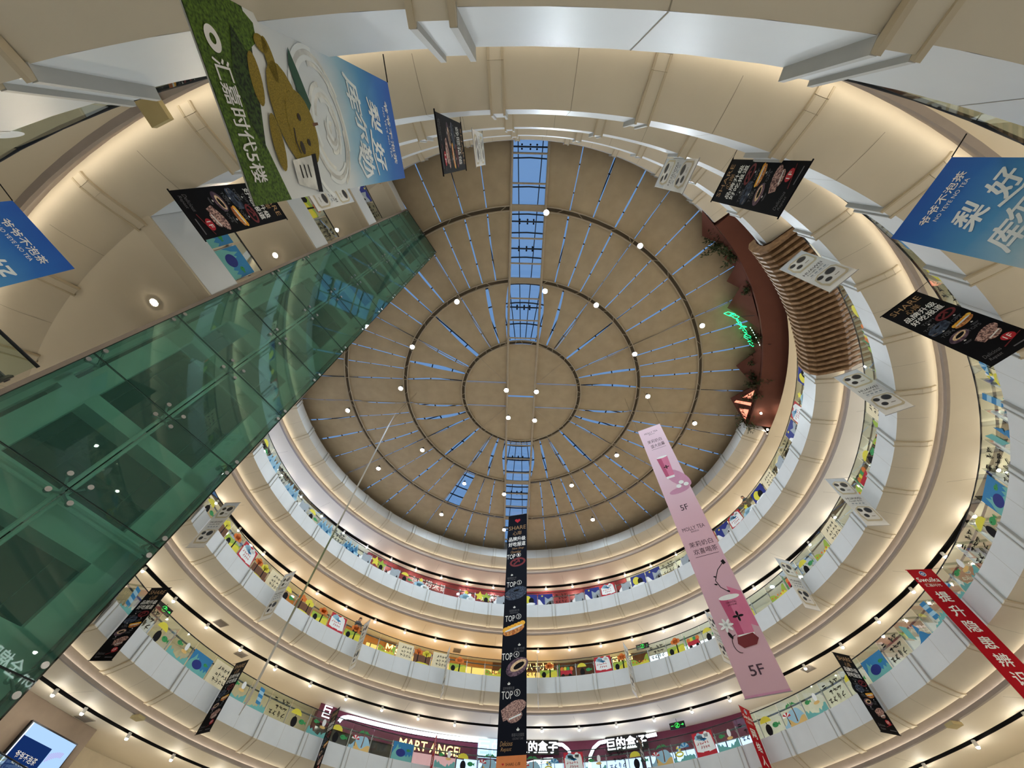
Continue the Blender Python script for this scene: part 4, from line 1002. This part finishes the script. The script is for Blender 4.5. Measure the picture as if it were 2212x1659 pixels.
for (a, rt, hw) in ((-50.6, 14.5, 5.4), (-43.0, 14.75, 4.6), (-38.0, 14.35, 4.6), (-31.6, 13.9, 6.8), (-22.6, 14.65, 6.0), (-14.6, 14.05, 5.6), (-4.6, 14.05, 6.0)):
    b1, b2, t, k1, k2 = pol(15.16, a - hw, 22.86), pol(15.16, a + hw, 22.86), pol(rt, a, 23.75), pol(16.1, a - hw * .8, 24.0), pol(16.1, a + hw * .8, 24.0)
    mb = MB(); mb.add([b1, b2, t, k1, k2], [(0, 1, 2), (0, 2, 3), (1, 4, 2), (2, 4, 3)], TERRA); g = mb.build('gable', tf)
    if a > -6:
        LITP = emi('lit_gable_glass', (255, 150, 120), 1.6); mbl = MB(); dn_ = (b2 - b1).cross(t - b1).normalized(); dn_ = dn_ if dn_.dot(Vector((0, 0, Z0)) - b1) > 0 else -dn_
        def bar_(u, v): return b1 + (b2 - b1) * u + (t - (b1 + b2) / 2) * v + dn_ * .02
        for tri in (((.16, .1), (.36, .1), (.4, .5)), ((.45, .06), (.52, .06), (.56, .78), (.5, .72)), ((.62, .08), (.9, .08), (.66, .5))): mbl.add([bar_(*q) for q in tri], [tuple(range(len(tri)))], LITP)
        child_of(g, mbl, 'lit_pane')
NEON = emi('green_neon_tube', (20, 235, 120), 5.0)
def neon_pt(u, v): a = -30.6 + 10.4 * u; rr = 13.95 + 0.86 * u + v * 0.35; return pol(rr, a, 23.35 - 0.5 * v)
nroot = empty('neon_sign', tuple(neon_pt(.5, .5)), 'green neon script sign in front of the terracotta gables', 'neon sign')
mb = MB(); rr = random.Random(4); pts = []
for i in range(90):
    t = i / 89; pts.append(neon_pt(t + .035 * sin(i * 1.1), 0.0 + .42 * sin(i * .72) * (0.6 + .4 * sin(i * .21)) + .1 * sin(i * 1.9)))
mb.path(pts, 0.014, NEON, 5); mb.path([neon_pt(.02, -.9), neon_pt(.1, -.5), neon_pt(.02, .2), neon_pt(-.04, -.3), neon_pt(.02, -.9)], .016, NEON, 5)
mb.build('script_tube', nroot)
mb = MB(); [mb.tube(neon_pt(.42 + .07 * i, .85), neon_pt(.45 + .07 * i, .85), .018, emi('pale_neon', (200, 255, 225), 3)) for i in range(8)]; mb.build('small_letters', nroot)
mb = MB(); mb.tube(neon_pt(.1, .6), neon_pt(.1, 2.2) + Vector((0, 0, .3)), .015, DARK); mb.tube(neon_pt(.9, .6), neon_pt(.9, 2.2) + Vector((0, 0, .3)), .015, DARK); mb.build('bracket', nroot)
LEAF = two('plant_leaf', (24, 36, 20), (62, 76, 40), 20); STEMM = mat('plant_stem', (58, 46, 30), .8)
def plant(a, h, sz, n, lab, rr0=14.95):
    g = random.Random(int(a * 100)); c = pol(rr0, a, h); root = empty('trailing_plant', tuple(c), lab, 'plant', 'plants on the terracotta front')
    mb, ms = MB(), MB()
    for s_ in range(7):
        e = c + Vector((g.uniform(-1, 1), g.uniform(-1, 1), g.uniform(-.7, .5))) * sz; ms.tube(c, e, .012, STEMM, 4)
        for j in range(n // 4):
            q = c + (e - c) * g.uniform(.15, 1) + Vector((g.uniform(-1, 1), g.uniform(-1, 1), g.uniform(-1, 1))) * .22 * sz
            X = Vector((g.uniform(-1, 1), g.uniform(-1, 1), g.uniform(-.5, .5))).normalized(); Y = X.orthogonal(); L = g.uniform(.07, .13)
            mb.add([q, q + X * L + Y * L * .4, q + X * L * 2, q + X * L - Y * L * .4], [(0, 1, 2, 3)], LEAF)
    mb.build('foliage', root); ms.build('stem', root)
for a, h, sz, n, lab in ((-47.6, 23.3, 1.0, 190, 'dark bushy plant on the terracotta front near its upper end'), (-43.8, 23.0, .6, 110, 'thin trailing plant below the bushy one on the terracotta front'), (-35.6, 23.0, .5, 90, 'small plant between the second and third terracotta gables'),
                        (-23.6, 23.05, .85, 170, 'round twiggy bush right of the green neon script'), (-16.4, 23.3, .5, 120, 'small green fern on a terracotta gable'), (-12.6, 23.1, .55, 110, 'green fern just above the lit triangles'),
                        (-10.4, 23.0, .7, 130, 'dark bush between gable and band near the lit triangles'), (-6.2, 23.05, .8, 170, 'bush hanging in front of the lit triangles'), (-1.0, 22.8, .9, 170, 'trailing plant at the lower end of the terracotta front')):
    plant(a, h, sz, n, lab)
for a, h, rr0, lab in ((-49.3, 22.95, 15.35, 'bright round spotlight at the upper end of the terracotta front'), (-3.4, 22.4, 15.5, 'left one of two bright spotlights at the lower end of the terracotta front'), (-4.2, 22.2, 16.6, 'right one of two bright spotlights at the lower end of the terracotta front'), (0.9, 22.35, 16.3, 'bright spotlight just below the lower end of the terracotta front')):
    root = empty('front_spotlight', tuple(pol(rr0, a, h)), lab, 'spotlight', 'spotlights on the terracotta front')
    mb = MB(); mb.ball((0, 0, 0), .07, .07, .07, emi('front_lens', (255, 236, 210), 45)); mb.build('lens', root, True, True); mb = MB(); mb.tube((0, 0, .06), (0, 0, .2), .03, DARK); mb.build('mount', root, local=True)
mb = MB(); root = empty('round_loudspeaker', tuple(pol(14.45, -32.8, 23.6)), 'small round white loudspeaker above the green neon script', 'loudspeaker')
mb.tube((0, 0, 0), (0, 0, .12), .13, PWH, 16); mb.build('body', root, local=True); mb = MB(); mb.tube((0, 0, .12), (0, 0, .5), .012, DARK); mb.build('stem', root, local=True); mb = MB(); mb.tube((0, 0, -.005), (0, 0, .0), .07, PGR, 12); mb.build('grille', root, local=True)

# ------------------------------------------------------------------ wooden slat canopy over the fifth-floor edge
WOOD = two('oak_slat', (122, 92, 62), (146, 114, 80), 5, .55)
canopy = empty('slat_canopy', tuple(pol(15.8, -39, 17.2)), 'curved canopy of brown wooden slats wrapped round the fifth-floor edge', 'canopy')
outer = [(14.86, 18.5), (14.66, 18.2), (14.6, 17.7), (14.66, 17.3), (14.86, 17.02), (15.2, 16.92), (15.7, 16.86), (16.05, 16.8), (16.3, 16.9), (16.6, 17.0), (17.35, 17.02)]
inner = [(15.10, 18.5), (14.98, 18.1), (14.95, 17.7), (15.0, 17.45), (15.15, 17.3), (15.4, 17.24), (15.8, 17.14), (16.1, 17.06), (16.3, 17.1), (16.6, 17.15), (17.35, 17.12)]
NS = 27
for i in range(NS):
    a = -52.0 + (26.2) * i / (NS - 1); mb = MB(); da = 0.22; n = len(outer)
    vs = [pol(r0, a + s_ * da, h0) for s_ in (-1, 1) for r0, h0 in outer + inner]; m2 = 2 * n
    fs = []
    for j in range(n - 1):
        fs += [(j, j + 1, n + j + 1, n + j), (m2 + j, m2 + n + j, m2 + n + j + 1, m2 + j + 1), (j, m2 + j, m2 + j + 1, j + 1), (n + j, n + j + 1, m2 + n + j + 1, m2 + n + j)]
    fs += [(0, n, m2 + n, m2), (n - 1, m2 + n - 1, m2 + 2 * n - 1, 2 * n - 1)]
    mb.add(vs, fs, WOOD); mb.build('slat', canopy)
mb = MB(); mb.sweep([(15.02, 18.45), (14.99, 17.6), (15.3, 17.36), (16.1, 17.16), (17.3, 17.13)], -52.2, -25.6, 30, mat('canopy_backing', (70, 50, 36), .8)); mb.build('backing', canopy)

# ------------------------------------------------------------------ shop fronts behind the galleries
def shop(k, a0, a1, r0, wall, label, lit=None, top_off=0.0, z0=0.3, z1=2.7):
    fl = LV[k][0] - 0.12; ce = ceil_h(chr(ord(k) + 1) if k != 'Z' else 'A') - 0.002 - top_off
    root = empty('shop_front', tuple(pol(r0, (a0 + a1) / 2, fl)), label, 'shop front'); n = max(2, int((a1 - a0) / 2))
    mb = MB(); mb.sweep([(r0 + .3, ce), (r0, ce), (r0, fl + z1)], a0, a1, n, wall); mb.sweep([(r0, fl + z0), (r0, fl)], a0, a1, n, wall)
    for a in (a0, a1): mb.add([pol(r0, a, fl), pol(r0, a, ce), pol(r0 + 1.2, a, ce), pol(r0 + 1.2, a, fl)], [(0, 1, 2, 3)], wall)
    mb.build('bulkhead', root)
    mb = MB(); mb.sweep([(r0 + .12, fl + z1), (r0 + .12, fl + z0)], a0, a1, n, lit or mat('dim_shop_glass', (60, 56, 54), .15)); mb.build('shop_window', root)
    mb = MB(); q = a0
    while q <= a1 + .01: mb.box(pol(r0 + .1, q, fl + (z0 + z1) / 2), (.06, .06, z1 - z0), DARK, (cos(rad(q)), sin(rad(q)), 0), (-sin(rad(q)), cos(rad(q)), 0)); q += 4.5
    mb.build('window_frame', root)
    return root
REDW = mat('red_lacquer_wall', (136, 52, 58), .45); MARW = mat('maroon_wall', (96, 36, 62), .5); BRNW = mat('brown_tile_wall', (104, 62, 34), .5); OCHW = mat('ochre_board', (190, 120, 52), .6); PALEW = mat('pale_shop_wall', (208, 204, 194), .6); TAUPE = mat('taupe_bulkhead', (120, 106, 92), .7)
AMB = emi('amber_shop_light', (255, 196, 110), 1.5); WHL = emi('white_shop_light', (236, 240, 255), 1.6); BLL = emi('blue_shop_light', (188, 206, 255), 1.9); PNK = emi('pink_shop_light', (255, 190, 196), .7); WRM = emi('warm_shop_light', (255, 226, 180), 1.2)
for k, a0, a1, r0, wall, lit, z1, lab in (
    ('C', -60, 20, 19.6, PALEW, WRM, 2.7, 'pale shop front on the fifth floor at the right'), ('C', 20, 58, 18.9, PALEW, WRM, 2.9, 'pale lit shop front on the fifth floor, left of the right-hand bend'), ('C', 58, 128, 18.75, REDW, PNK, 2.3, 'red lacquered hotpot restaurant front on the fifth floor'), ('C', 128, 176, 19.2, PALEW, BLL, 3.3, 'bluish white lit shop front on the fifth floor beside the lift'),
    ('B', -60, 38, 20.3, PALEW, WHL, 2.4, 'white lit shop front on the fourth floor at the right'), ('B', 38, 58, 20.3, PALEW, WHL, 3.1, 'bright shop front on the fourth floor behind the pink banner'), ('B', 58, 78, 20.3, BRNW, AMB, 2.5, 'brown shop front with a dark arch on the fourth floor'), ('B', 78, 92, 20.3, BRNW, AMB, 2.9, 'amber lit noodle shop front on the fourth floor'), ('B', 92, 120, 20.3, OCHW, AMB, 3.0, 'glowing amber shop front on the fourth floor left of the long black banner'), ('B', 120, 142, 20.3, OCHW, AMB, 2.6, 'ochre boarded shop front on the fourth floor'), ('B', 142, 176, 20.3, mat('brick_red_wall', (140, 70, 48), .7), WRM, 2.6, 'brick red shop front on the fourth floor beside the lift'),
    ('A', -60, 44, 20.4, PALEW, WRM, 1.9, 'white lit shop front on the third floor at the right'), ('A', 44, 97.5, 20.3, MARW, BLL, 2.3, 'maroon claw machine arcade front on the third floor'), ('A', 97.5, 108.5, 20.3, MARW, PNK, 2.4, 'maroon shop front with a yellow lit sign on the third floor'), ('A', 108.5, 124, 20.3, MARW, mat('dim_shop_glass', (60, 56, 54), .15), 2.4, 'dark maroon shop front on the third floor below the white light strip'), ('A', 124, 176, 21.5, WALLM, WRM, 2.2, 'plain beige shop wall on the third floor beside the lift'),
    ('Z', -84, -36, 18.9, PALEW, WRM, 2.4, 'pale cotton shop front on the second floor, seen only mirrored in the lift glass'),
    ('Z', 126, 155, 21.5, WALLM, WRM, 2.4, 'beige wall of the second floor at the bottom left'), ('Z', 155, 178, 19.4, TAUPE, mat('dim_shop_glass', (60, 56, 54), .15), 2.2, 'taupe shop bulkhead on the second floor at the bottom left'), ('Z', -20, 20, 20.6, WALLM, WRM, 2.4, 'beige wall of the second floor at the bottom right')):
    shop(k, a0, a1, r0, wall, lab, lit, z1=z1)


def sign(name, k_a, r0, h_top, lh, txt, m, label, w_=None, board=None, pad=.08, bold=.02):
    """flat sign tangent to the gallery, letters raised from a thin board"""
    a = rad(k_a); N = Vector((-cos(a), -sin(a), 0)); U = Vector((sin(a), -cos(a), 0)); asp = text_faces(txt)[2]; W = w_ or asp * lh
    O = pol(r0, k_a, h_top) - U * (W / 2); s = Sheet(O, U, (0, 0, -1), N); root = empty(name, tuple(pol(r0, k_a, h_top - lh / 2)), label, 'sign')
    mb = MB(); bm = board or mat('sign_board', (40, 34, 36), .6); c = O + U * (W / 2) + Vector((0, 0, -lh / 2)) - N * .04
    mb.box(c, (W + 2 * pad, .06, lh + 2 * pad), bm, U, N); mb.build('board', root)
    mb = MB(); s.text(mb, txt, W / 2, 0, lh, m, 4, W, bold=bold); mb.build('lettering', root); return root
SGW = emi('white_sign_letters', (244, 246, 255), 3.2); SGA = emi('amber_sign_letters', (255, 214, 130), 3.6); SGP = emi('pinkish_sign_letters', (255, 226, 226), 1.1); EXG = emi('exit_green', (60, 220, 90), 1.6)
sign('hotpot_sign', 110.6, 18.7, 21.72, .62, '海底捞火锅', SGP, 'white characters on the red restaurant front, left one', board=REDW)
sign('hotpot_sign', 92.6, 18.7, 21.6, .62, '海底捞火锅', SGP, 'white characters on the red restaurant front, behind the long black banner', board=REDW)
sign('cotton_shop_sign', -59.5, 18.8, 7.12, .5, 'Purcotton 全棉时代', emi('cotton_sign_letters', (246, 250, 246), 9.0), 'white lit shop name on the second floor, mirrored in the glass lift front', board=PALEW)
sign('noodle_sign', 81.6, 20.2, 17.05, .5, '八十小馆', SGA, 'amber lit characters just right of the long black banner', board=BRNW)
sign('gold_sign', 113.8, 20.2, 16.85, .55, 'Misu', SGA, 'glowing gold lettering on the amber shop front at the fourth floor', board=OCHW)
sign('snack_sign', 64.2, 20.2, 17.05, .42, '餐 四 川 合', SGA, 'row of round amber lit characters on the fourth floor', board=BRNW)
sign('smart_angel_sign', 102.9, 20.2, 11.62, .5, 'SMART ANGEL', SGA, 'yellow lit shop name on the third floor at the bottom', board=MARW)
BKB = mat('black_sign_board', (14, 14, 18), .4)
sign('claw_shop_sign', 82.2, 20.0, 12.12, .62, '巨的盒子', SGW, 'white lit characters on black just right of the long black banner foot', board=BKB, bold=.04)
sign('claw_shop_sign', 65.5, 20.0, 12.1, .62, '巨的盒子', SGW, 'white lit characters on black below the pink banner, right one', board=BKB, bold=.04)
sign('box_sign', 91.2, 19.95, 12.05, .85, '巨的', emi('blue_sign_letters', (170, 210, 255), 2.5), 'small blue and white lit box sign at the left edge of the long banner foot', board=emi('blue_white_box', (190, 215, 250), 1.4))
sign('claw_shop_box_sign', 123.0, 20.1, 12.15, .6, '巨', SGW, 'dark maroon sign with one white character at the lower left', w_=.5, board=MARW, pad=.3)
def exit_sign(a, r0, h, k_lab):
    N = Vector((-cos(rad(a)), -sin(rad(a)), 0)); U = Vector((sin(rad(a)), -cos(rad(a)), 0)); c = pol(r0, a, h); root = empty('exit_sign', tuple(c), k_lab, 'exit sign', 'green exit signs')
    mb = MB(); mb.box(c, (.95, .06, .34), BKB, U, N); mb.build('case', root); s = Sheet(c - U * .47 + Vector((0, 0, .17)) + N * .03, U, (0, 0, -1), N)
    mb = MB(); s.ring(mb, .47, .17, .15, .13, .02, EXG, 2); s.disc(mb, .5, .1, .03, .03, EXG, 3); s.stroke(mb, [(.5, .13), (.45, .2), (.38, .26)], .035, EXG, 3, False); s.stroke(mb, [(.45, .2), (.53, .26)], .03, EXG, 3, False); s.stroke(mb, [(.4, .16), (.56, .15)], .02, EXG, 3, False)
    s.rect(mb, .08, .15, .16, .03, EXG, 2); s.rect(mb, .7, .15, .12, .03, EXG, 2); s.poly(mb, [(.8, .1), (.89, .165), (.8, .23)], EXG, 2); mb.build('symbol', root)
    mb = MB(); mb.tube(c + Vector((0, 0, .17)), c + Vector((0, 0, .45)), .012, DARK); mb.build('hanger', root)
exit_sign(57.9, 19.0, 16.72, 'green running-man exit sign on the fourth floor'); exit_sign(54.9, 19.0, 11.84, 'green running-man exit sign on the third floor below the pink banner'); exit_sign(158.9, 19.0, 11.93, 'green running-man exit sign on the third floor beside the lift')
LEDW = emi('white_light_strip', (226, 240, 255), 5.0)
def arc_strip(name, pts, r0, th, label):
    root = empty(name, tuple(pol(r0, pts[0][0], pts[0][1])), label, 'light strip'); mb = MB(); mb.path([pol(r0, a, h) for a, h in pts], th, LEDW, 6); mb.build('tube', root)
    mb = MB(); mb.path([pol(r0 + .07, a, h) for a, h in pts], th * 1.1, DARK, 5); mb.build('channel', root)
arc_strip('light_strip', [(120.3, 11.6), (120.0, 11.82), (119.0, 11.95)] + [(119 - 1.12 * i, 11.98 + .0035 * i) for i in range(1, 25)], 20.2, .1, 'long curved white light strip on the maroon wall at the bottom left')
arc_strip('light_strip', [(79.0, 12.0), (77.6, 11.95), (76.6, 11.7), (76.0, 11.3), (75.8, 10.8)], 20.1, .09, 'white light tube bending down right of the first lit shop sign')
arc_strip('light_strip', [(69.2, 12.0), (70.6, 11.95), (71.8, 11.7), (72.6, 11.3), (72.9, 10.6)], 20.1, .09, 'white light tube bending down left of the second lit shop sign')
for i in range(3): arc_strip('light_strip', [(87 - 7.5 * q / 10, 10.75 - .1 * i + .5 * sin(pi * q / 20)) for q in range(11)], 20.05, .035, ('topmost', 'middle', 'lowest')[i] + ' of three thin curved light lines right of the long banner foot')
arc_strip('light_strip', [(61.8, 12.0), (59.8, 12.02)], 20.1, .09, 'short straight white light tube right of the second lit shop sign')
mbA = MB(); ang = [71.8 - 4.5 * cos(pi * i / 16) for i in range(17)]; root = empty('arch_panel', tuple(pol(20.15, 71.8, 16.4)), 'dark brown arched panel on the fourth-floor shop front', 'panel')
mbA.add([pol(20.15, 71.8 - 4.6 * cos(pi * i / 16), 16.2 + .85 * sin(pi * i / 16)) for i in range(17)] + [pol(20.15, 76.4, 15.0), pol(20.15, 67.2, 15.0)][::-1], [tuple(range(19))], mat('dark_arch_wood', (70, 34, 20), .5)); mbA.build('board', root)
# light box poster on the second floor
def lightbox():
    a = 159.4; N = Vector((-cos(rad(a)), -sin(rad(a)), 0)); U = Vector((sin(rad(a)), -cos(rad(a)), 0)); O = pol(19.2, 162.6, 6.7); s = Sheet(O, U, (0, 0, -1), N)
    root = empty('poster_light_box', tuple(O), 'lit blue and white tea poster on the taupe bulkhead at the bottom left', 'light box'); P = MB(); L_ = MB()
    B0 = emi('poster_pale_blue', (170, 205, 250), 1.0); B1 = emi('poster_navy', (24, 52, 112), .7); B2 = emi('poster_white', (226, 234, 250), 1.2)
    W, H = 2.1, 1.5; s.rect(P, 0, 0, W, H, B0, 1); s.rect(P, 0, .38, 1.35, 1.12, B1, 2); s.rect(P, 0, 0, .05, H, B2, 3); s.text(L_, '爷爷不泡茶', .72, .75, .2, mat('print_lettering_white'), 4, .9); s.text(L_, 'NO YEYE NO TEA', .72, 1.02, .08, mat('print_lettering_white'), 4, .7)
    for i in range(9): s.stroke(P, [(1.4 + .06 * i, .5 - .16 * sin(pi * i / 16)), (1.42 + .055 * i, .75 - .25 * sin(pi * i / 16))], .03, emi('poster_lilac', (190, 170, 230), .9), 3, False)
    P.build('poster', root); L_.build('lettering', root); mb = MB(); mb.box(O + U * W / 2 - Vector((0, 0, H / 2)) - N * .08, (W + .1, .15, H + .1), BKB, U, N); mb.build('case', root)
lightbox()
# ceiling grilles, cove control boxes
GRL = mat('vent_grille_paint', (150, 142, 128), .6)
for (a, r0, k, lab) in ((151.7, 17.5, 'C', 'square air grille in the third-floor ceiling, left of the rolled hanging'), (143.2, 18.9, 'C', 'square dark air grille right of the second black pastry banner'), (158.0, 19.0, 'A', 'square air grille in the second-floor ceiling at the bottom left'), (28.4, 18.7, 'B', 'square air grille in the third-floor ceiling at the lower right'), (100.5, 19.3, 'C', 'square air grille in the warm fourth-floor ceiling')):
    k2 = {'C': 'B', 'A': 'A', 'B': 'B'}[k] if lab.find('fourth') < 0 else 'C'; h = ceil_h(k2); c = pol(r0, a, h - .01); X = Vector((cos(rad(a)), sin(rad(a)), 0)); Y = Vector((-X.y, X.x, 0))
    root = empty('ceiling_vent', tuple(c), lab, 'vent', 'square ceiling grilles'); mb = MB(); mb.box(c, (.6, .6, .02), GRL, X, Y); mb.build('frame', root); mb = MB()
    for i in range(9): mb.box(c + X * (-.24 + .06 * i) - Vector((0, 0, .014)), (.03, .5, .012), mat('vent_slat', (110, 104, 96), .6), X, Y)
    mb.build('grille', root)
for (a, k, lab) in ((-113.2, 'A', 'small beige control box on the cove lip at the upper left'), (157.4, 'A', 'small beige control box on the cove lip at the bottom left'), (8.3, 'A', 'small beige control box on the cove lip at the lower right')):
    kn = LV[k][1]; c = pol(R + .92, a, kn - .82); X = Vector((cos(rad(a)), sin(rad(a)), 0)); Y = Vector((-X.y, X.x, 0)); BX = mat('control_box', (178, 164, 120), .6)
    root = empty('control_box', tuple(c), lab, 'box', 'control boxes on the cove'); mb = MB(); mb.box(c, (.42, .34, .1), BX, X, Y); mb.build('case', root); mb = MB(); mb.box(c + X * .23 + Vector((0, 0, .06)), (.04, .3, .06), PWH, X, Y); mb.tube(c + X * .2, c + X * .34 + Vector((0, 0, .12)), .02, STEEL); mb.build('clamp', root)


# ------------------------------------------------------------------ people leaning on the balustrade
def person(a, k, lab, shirt, hair, r0=15.75, turn=0.0):
    """standing figure resting its forearms on the handrail, facing into the atrium"""
    fl = LV[k][0] - .12; F = Vector((-cos(rad(a + turn)), -sin(rad(a + turn)), 0)); S = Vector((-F.y, F.x, 0)); c = pol(r0, a, fl); Z = Vector((0, 0, 1))
    P = lambda f, s, z: c + F * f + S * s + Z * z
    root = empty('person', tuple(c), lab, 'person', None)
    J = {'hip': (0, 0, .95), 'waist': (.02, 0, 1.1), 'chest': (.1, 0, 1.34), 'neck': (.15, 0, 1.5), 'head': (.19, 0, 1.62), 'top': (.19, 0, 1.7)}; R_ = {'hip': .15, 'waist': .135, 'chest': .16, 'neck': .055, 'head': .095, 'top': .07}
    E = [('hip', 'waist'), ('waist', 'chest'), ('chest', 'neck'), ('neck', 'head'), ('head', 'top')]
    for sd, n in ((-1, 'l'), (1, 'r')):
        J.update({n + 'sh': (.12, .19 * sd, 1.42), n + 'el': (.2, .26 * sd, 1.13), n + 'wr': (.38, .12 * sd, 1.06), n + 'pm': (.45, .08 * sd, 1.05), n + 'kn': (.03, .1 * sd, .5), n + 'an': (-.02, .11 * sd, .09), n + 'to': (.14, .12 * sd, .04), n + 'th': (0, .1 * sd, .86)})
        R_.update({n + 'sh': .07, n + 'el': .048, n + 'wr': .033, n + 'pm': .036, n + 'kn': .065, n + 'an': .045, n + 'to': .04, n + 'th': .095})
        E += [('chest', n + 'sh'), (n + 'sh', n + 'el'), (n + 'el', n + 'wr'), (n + 'wr', n + 'pm'), ('hip', n + 'th'), (n + 'th', n + 'kn'), (n + 'kn', n + 'an'), (n + 'an', n + 'to')]
        for fi in range(5):
            J[n + 'f%d' % fi] = (.45 + (.07, .085, .09, .08, .03)[fi], (.05 + .022 * fi) * sd if fi < 4 else .03 * sd, 1.045); J[n + 't%d' % fi] = (.45 + (.1, .115, .12, .105, .055)[fi], (.05 + .024 * fi) * sd if fi < 4 else .02 * sd, 1.025)
            R_[n + 'f%d' % fi] = R_[n + 't%d' % fi] = .009; E += [(n + 'pm', n + 'f%d' % fi), (n + 'f%d' % fi, n + 't%d' % fi)]
    ks = list(J); me = bpy.data.meshes.new('body'); me.from_pydata([tuple(P(*J[q])) for q in ks], [(ks.index(x), ks.index(y)) for x, y in E], []); o = bpy.data.objects.new('body', me); COL.objects.link(o)
    sk = o.modifiers.new('skin', 'SKIN'); o.modifiers.new('sub', 'SUBSURF').levels = 2
    for i, q in enumerate(ks): me.skin_vertices[0].data[i].radius = (R_[q], R_[q]); me.skin_vertices[0].data[i].use_root = (q == 'hip')
    m2 = bpy.data.meshes.new_from_object(o.evaluated_get(bpy.context.evaluated_depsgraph_get())); bpy.data.objects.remove(o)
    m2.materials.clear(); [m2.materials.append(m) for m in (SKIN, shirt, mat('dark_trousers', (40, 42, 50), .8), mat('dark_shoes', (26, 24, 24), .6))]
    for p in m2.polygons:
        d = p.center - c; z = d.z; f = d.dot(F); p.use_smooth = True; p.material_index = 3 if z < .1 else 2 if z < .98 else 0 if (z > 1.49 or (f > .33 and z < 1.2)) else 1
    b = bpy.data.objects.new('body', m2); COL.objects.link(b); b.parent = root; b.matrix_parent_inverse = Matrix.Translation(-Vector(root.location))
    mb = MB(); mb.ball(P(.165, 0, 1.665), .105, .098, .085, hair, 14, 9, F, S, Z); mb.ball(P(.11, 0, 1.6), .06, .09, .09, hair, 12, 8, F, S, Z); mb.build('hair', root, True)
    mb = MB(); mb.ball(P(.29, 0, 1.605), .022, .014, .022, SKIN, 8, 6, F, S, Z); mb.build('nose', root, True)
    for sd in (-1, 1):
        mb = MB(); mb.ball(P(.272, .034 * sd, 1.632), .01, .013, .008, INK, 8, 6, F, S, Z); mb.build('eye', root, True); mb = MB(); mb.ball(P(.18, .1 * sd, 1.62), .02, .012, .032, SKIN, 8, 6, F, S, Z); mb.build('ear', root, True)
    mb = MB(); mb.ball(P(.276, 0, 1.567), .008, .022, .006, mat('lip_tone', (150, 84, 78), .5), 8, 5, F, S, Z); mb.build('mouth', root, True)
HAIR = mat('black_hair', (22, 18, 18), .5)
person(15.9, 'C', 'person in a dark teal jacket leaning on the fifth-floor balustrade at the right', mat('teal_jacket', (52, 78, 84), .8), HAIR)
person(127.5, 'B', 'person in a black and grey top standing at the fourth-floor balustrade, left', mat('grey_top', (88, 88, 92), .8), HAIR, 15.8, 12)
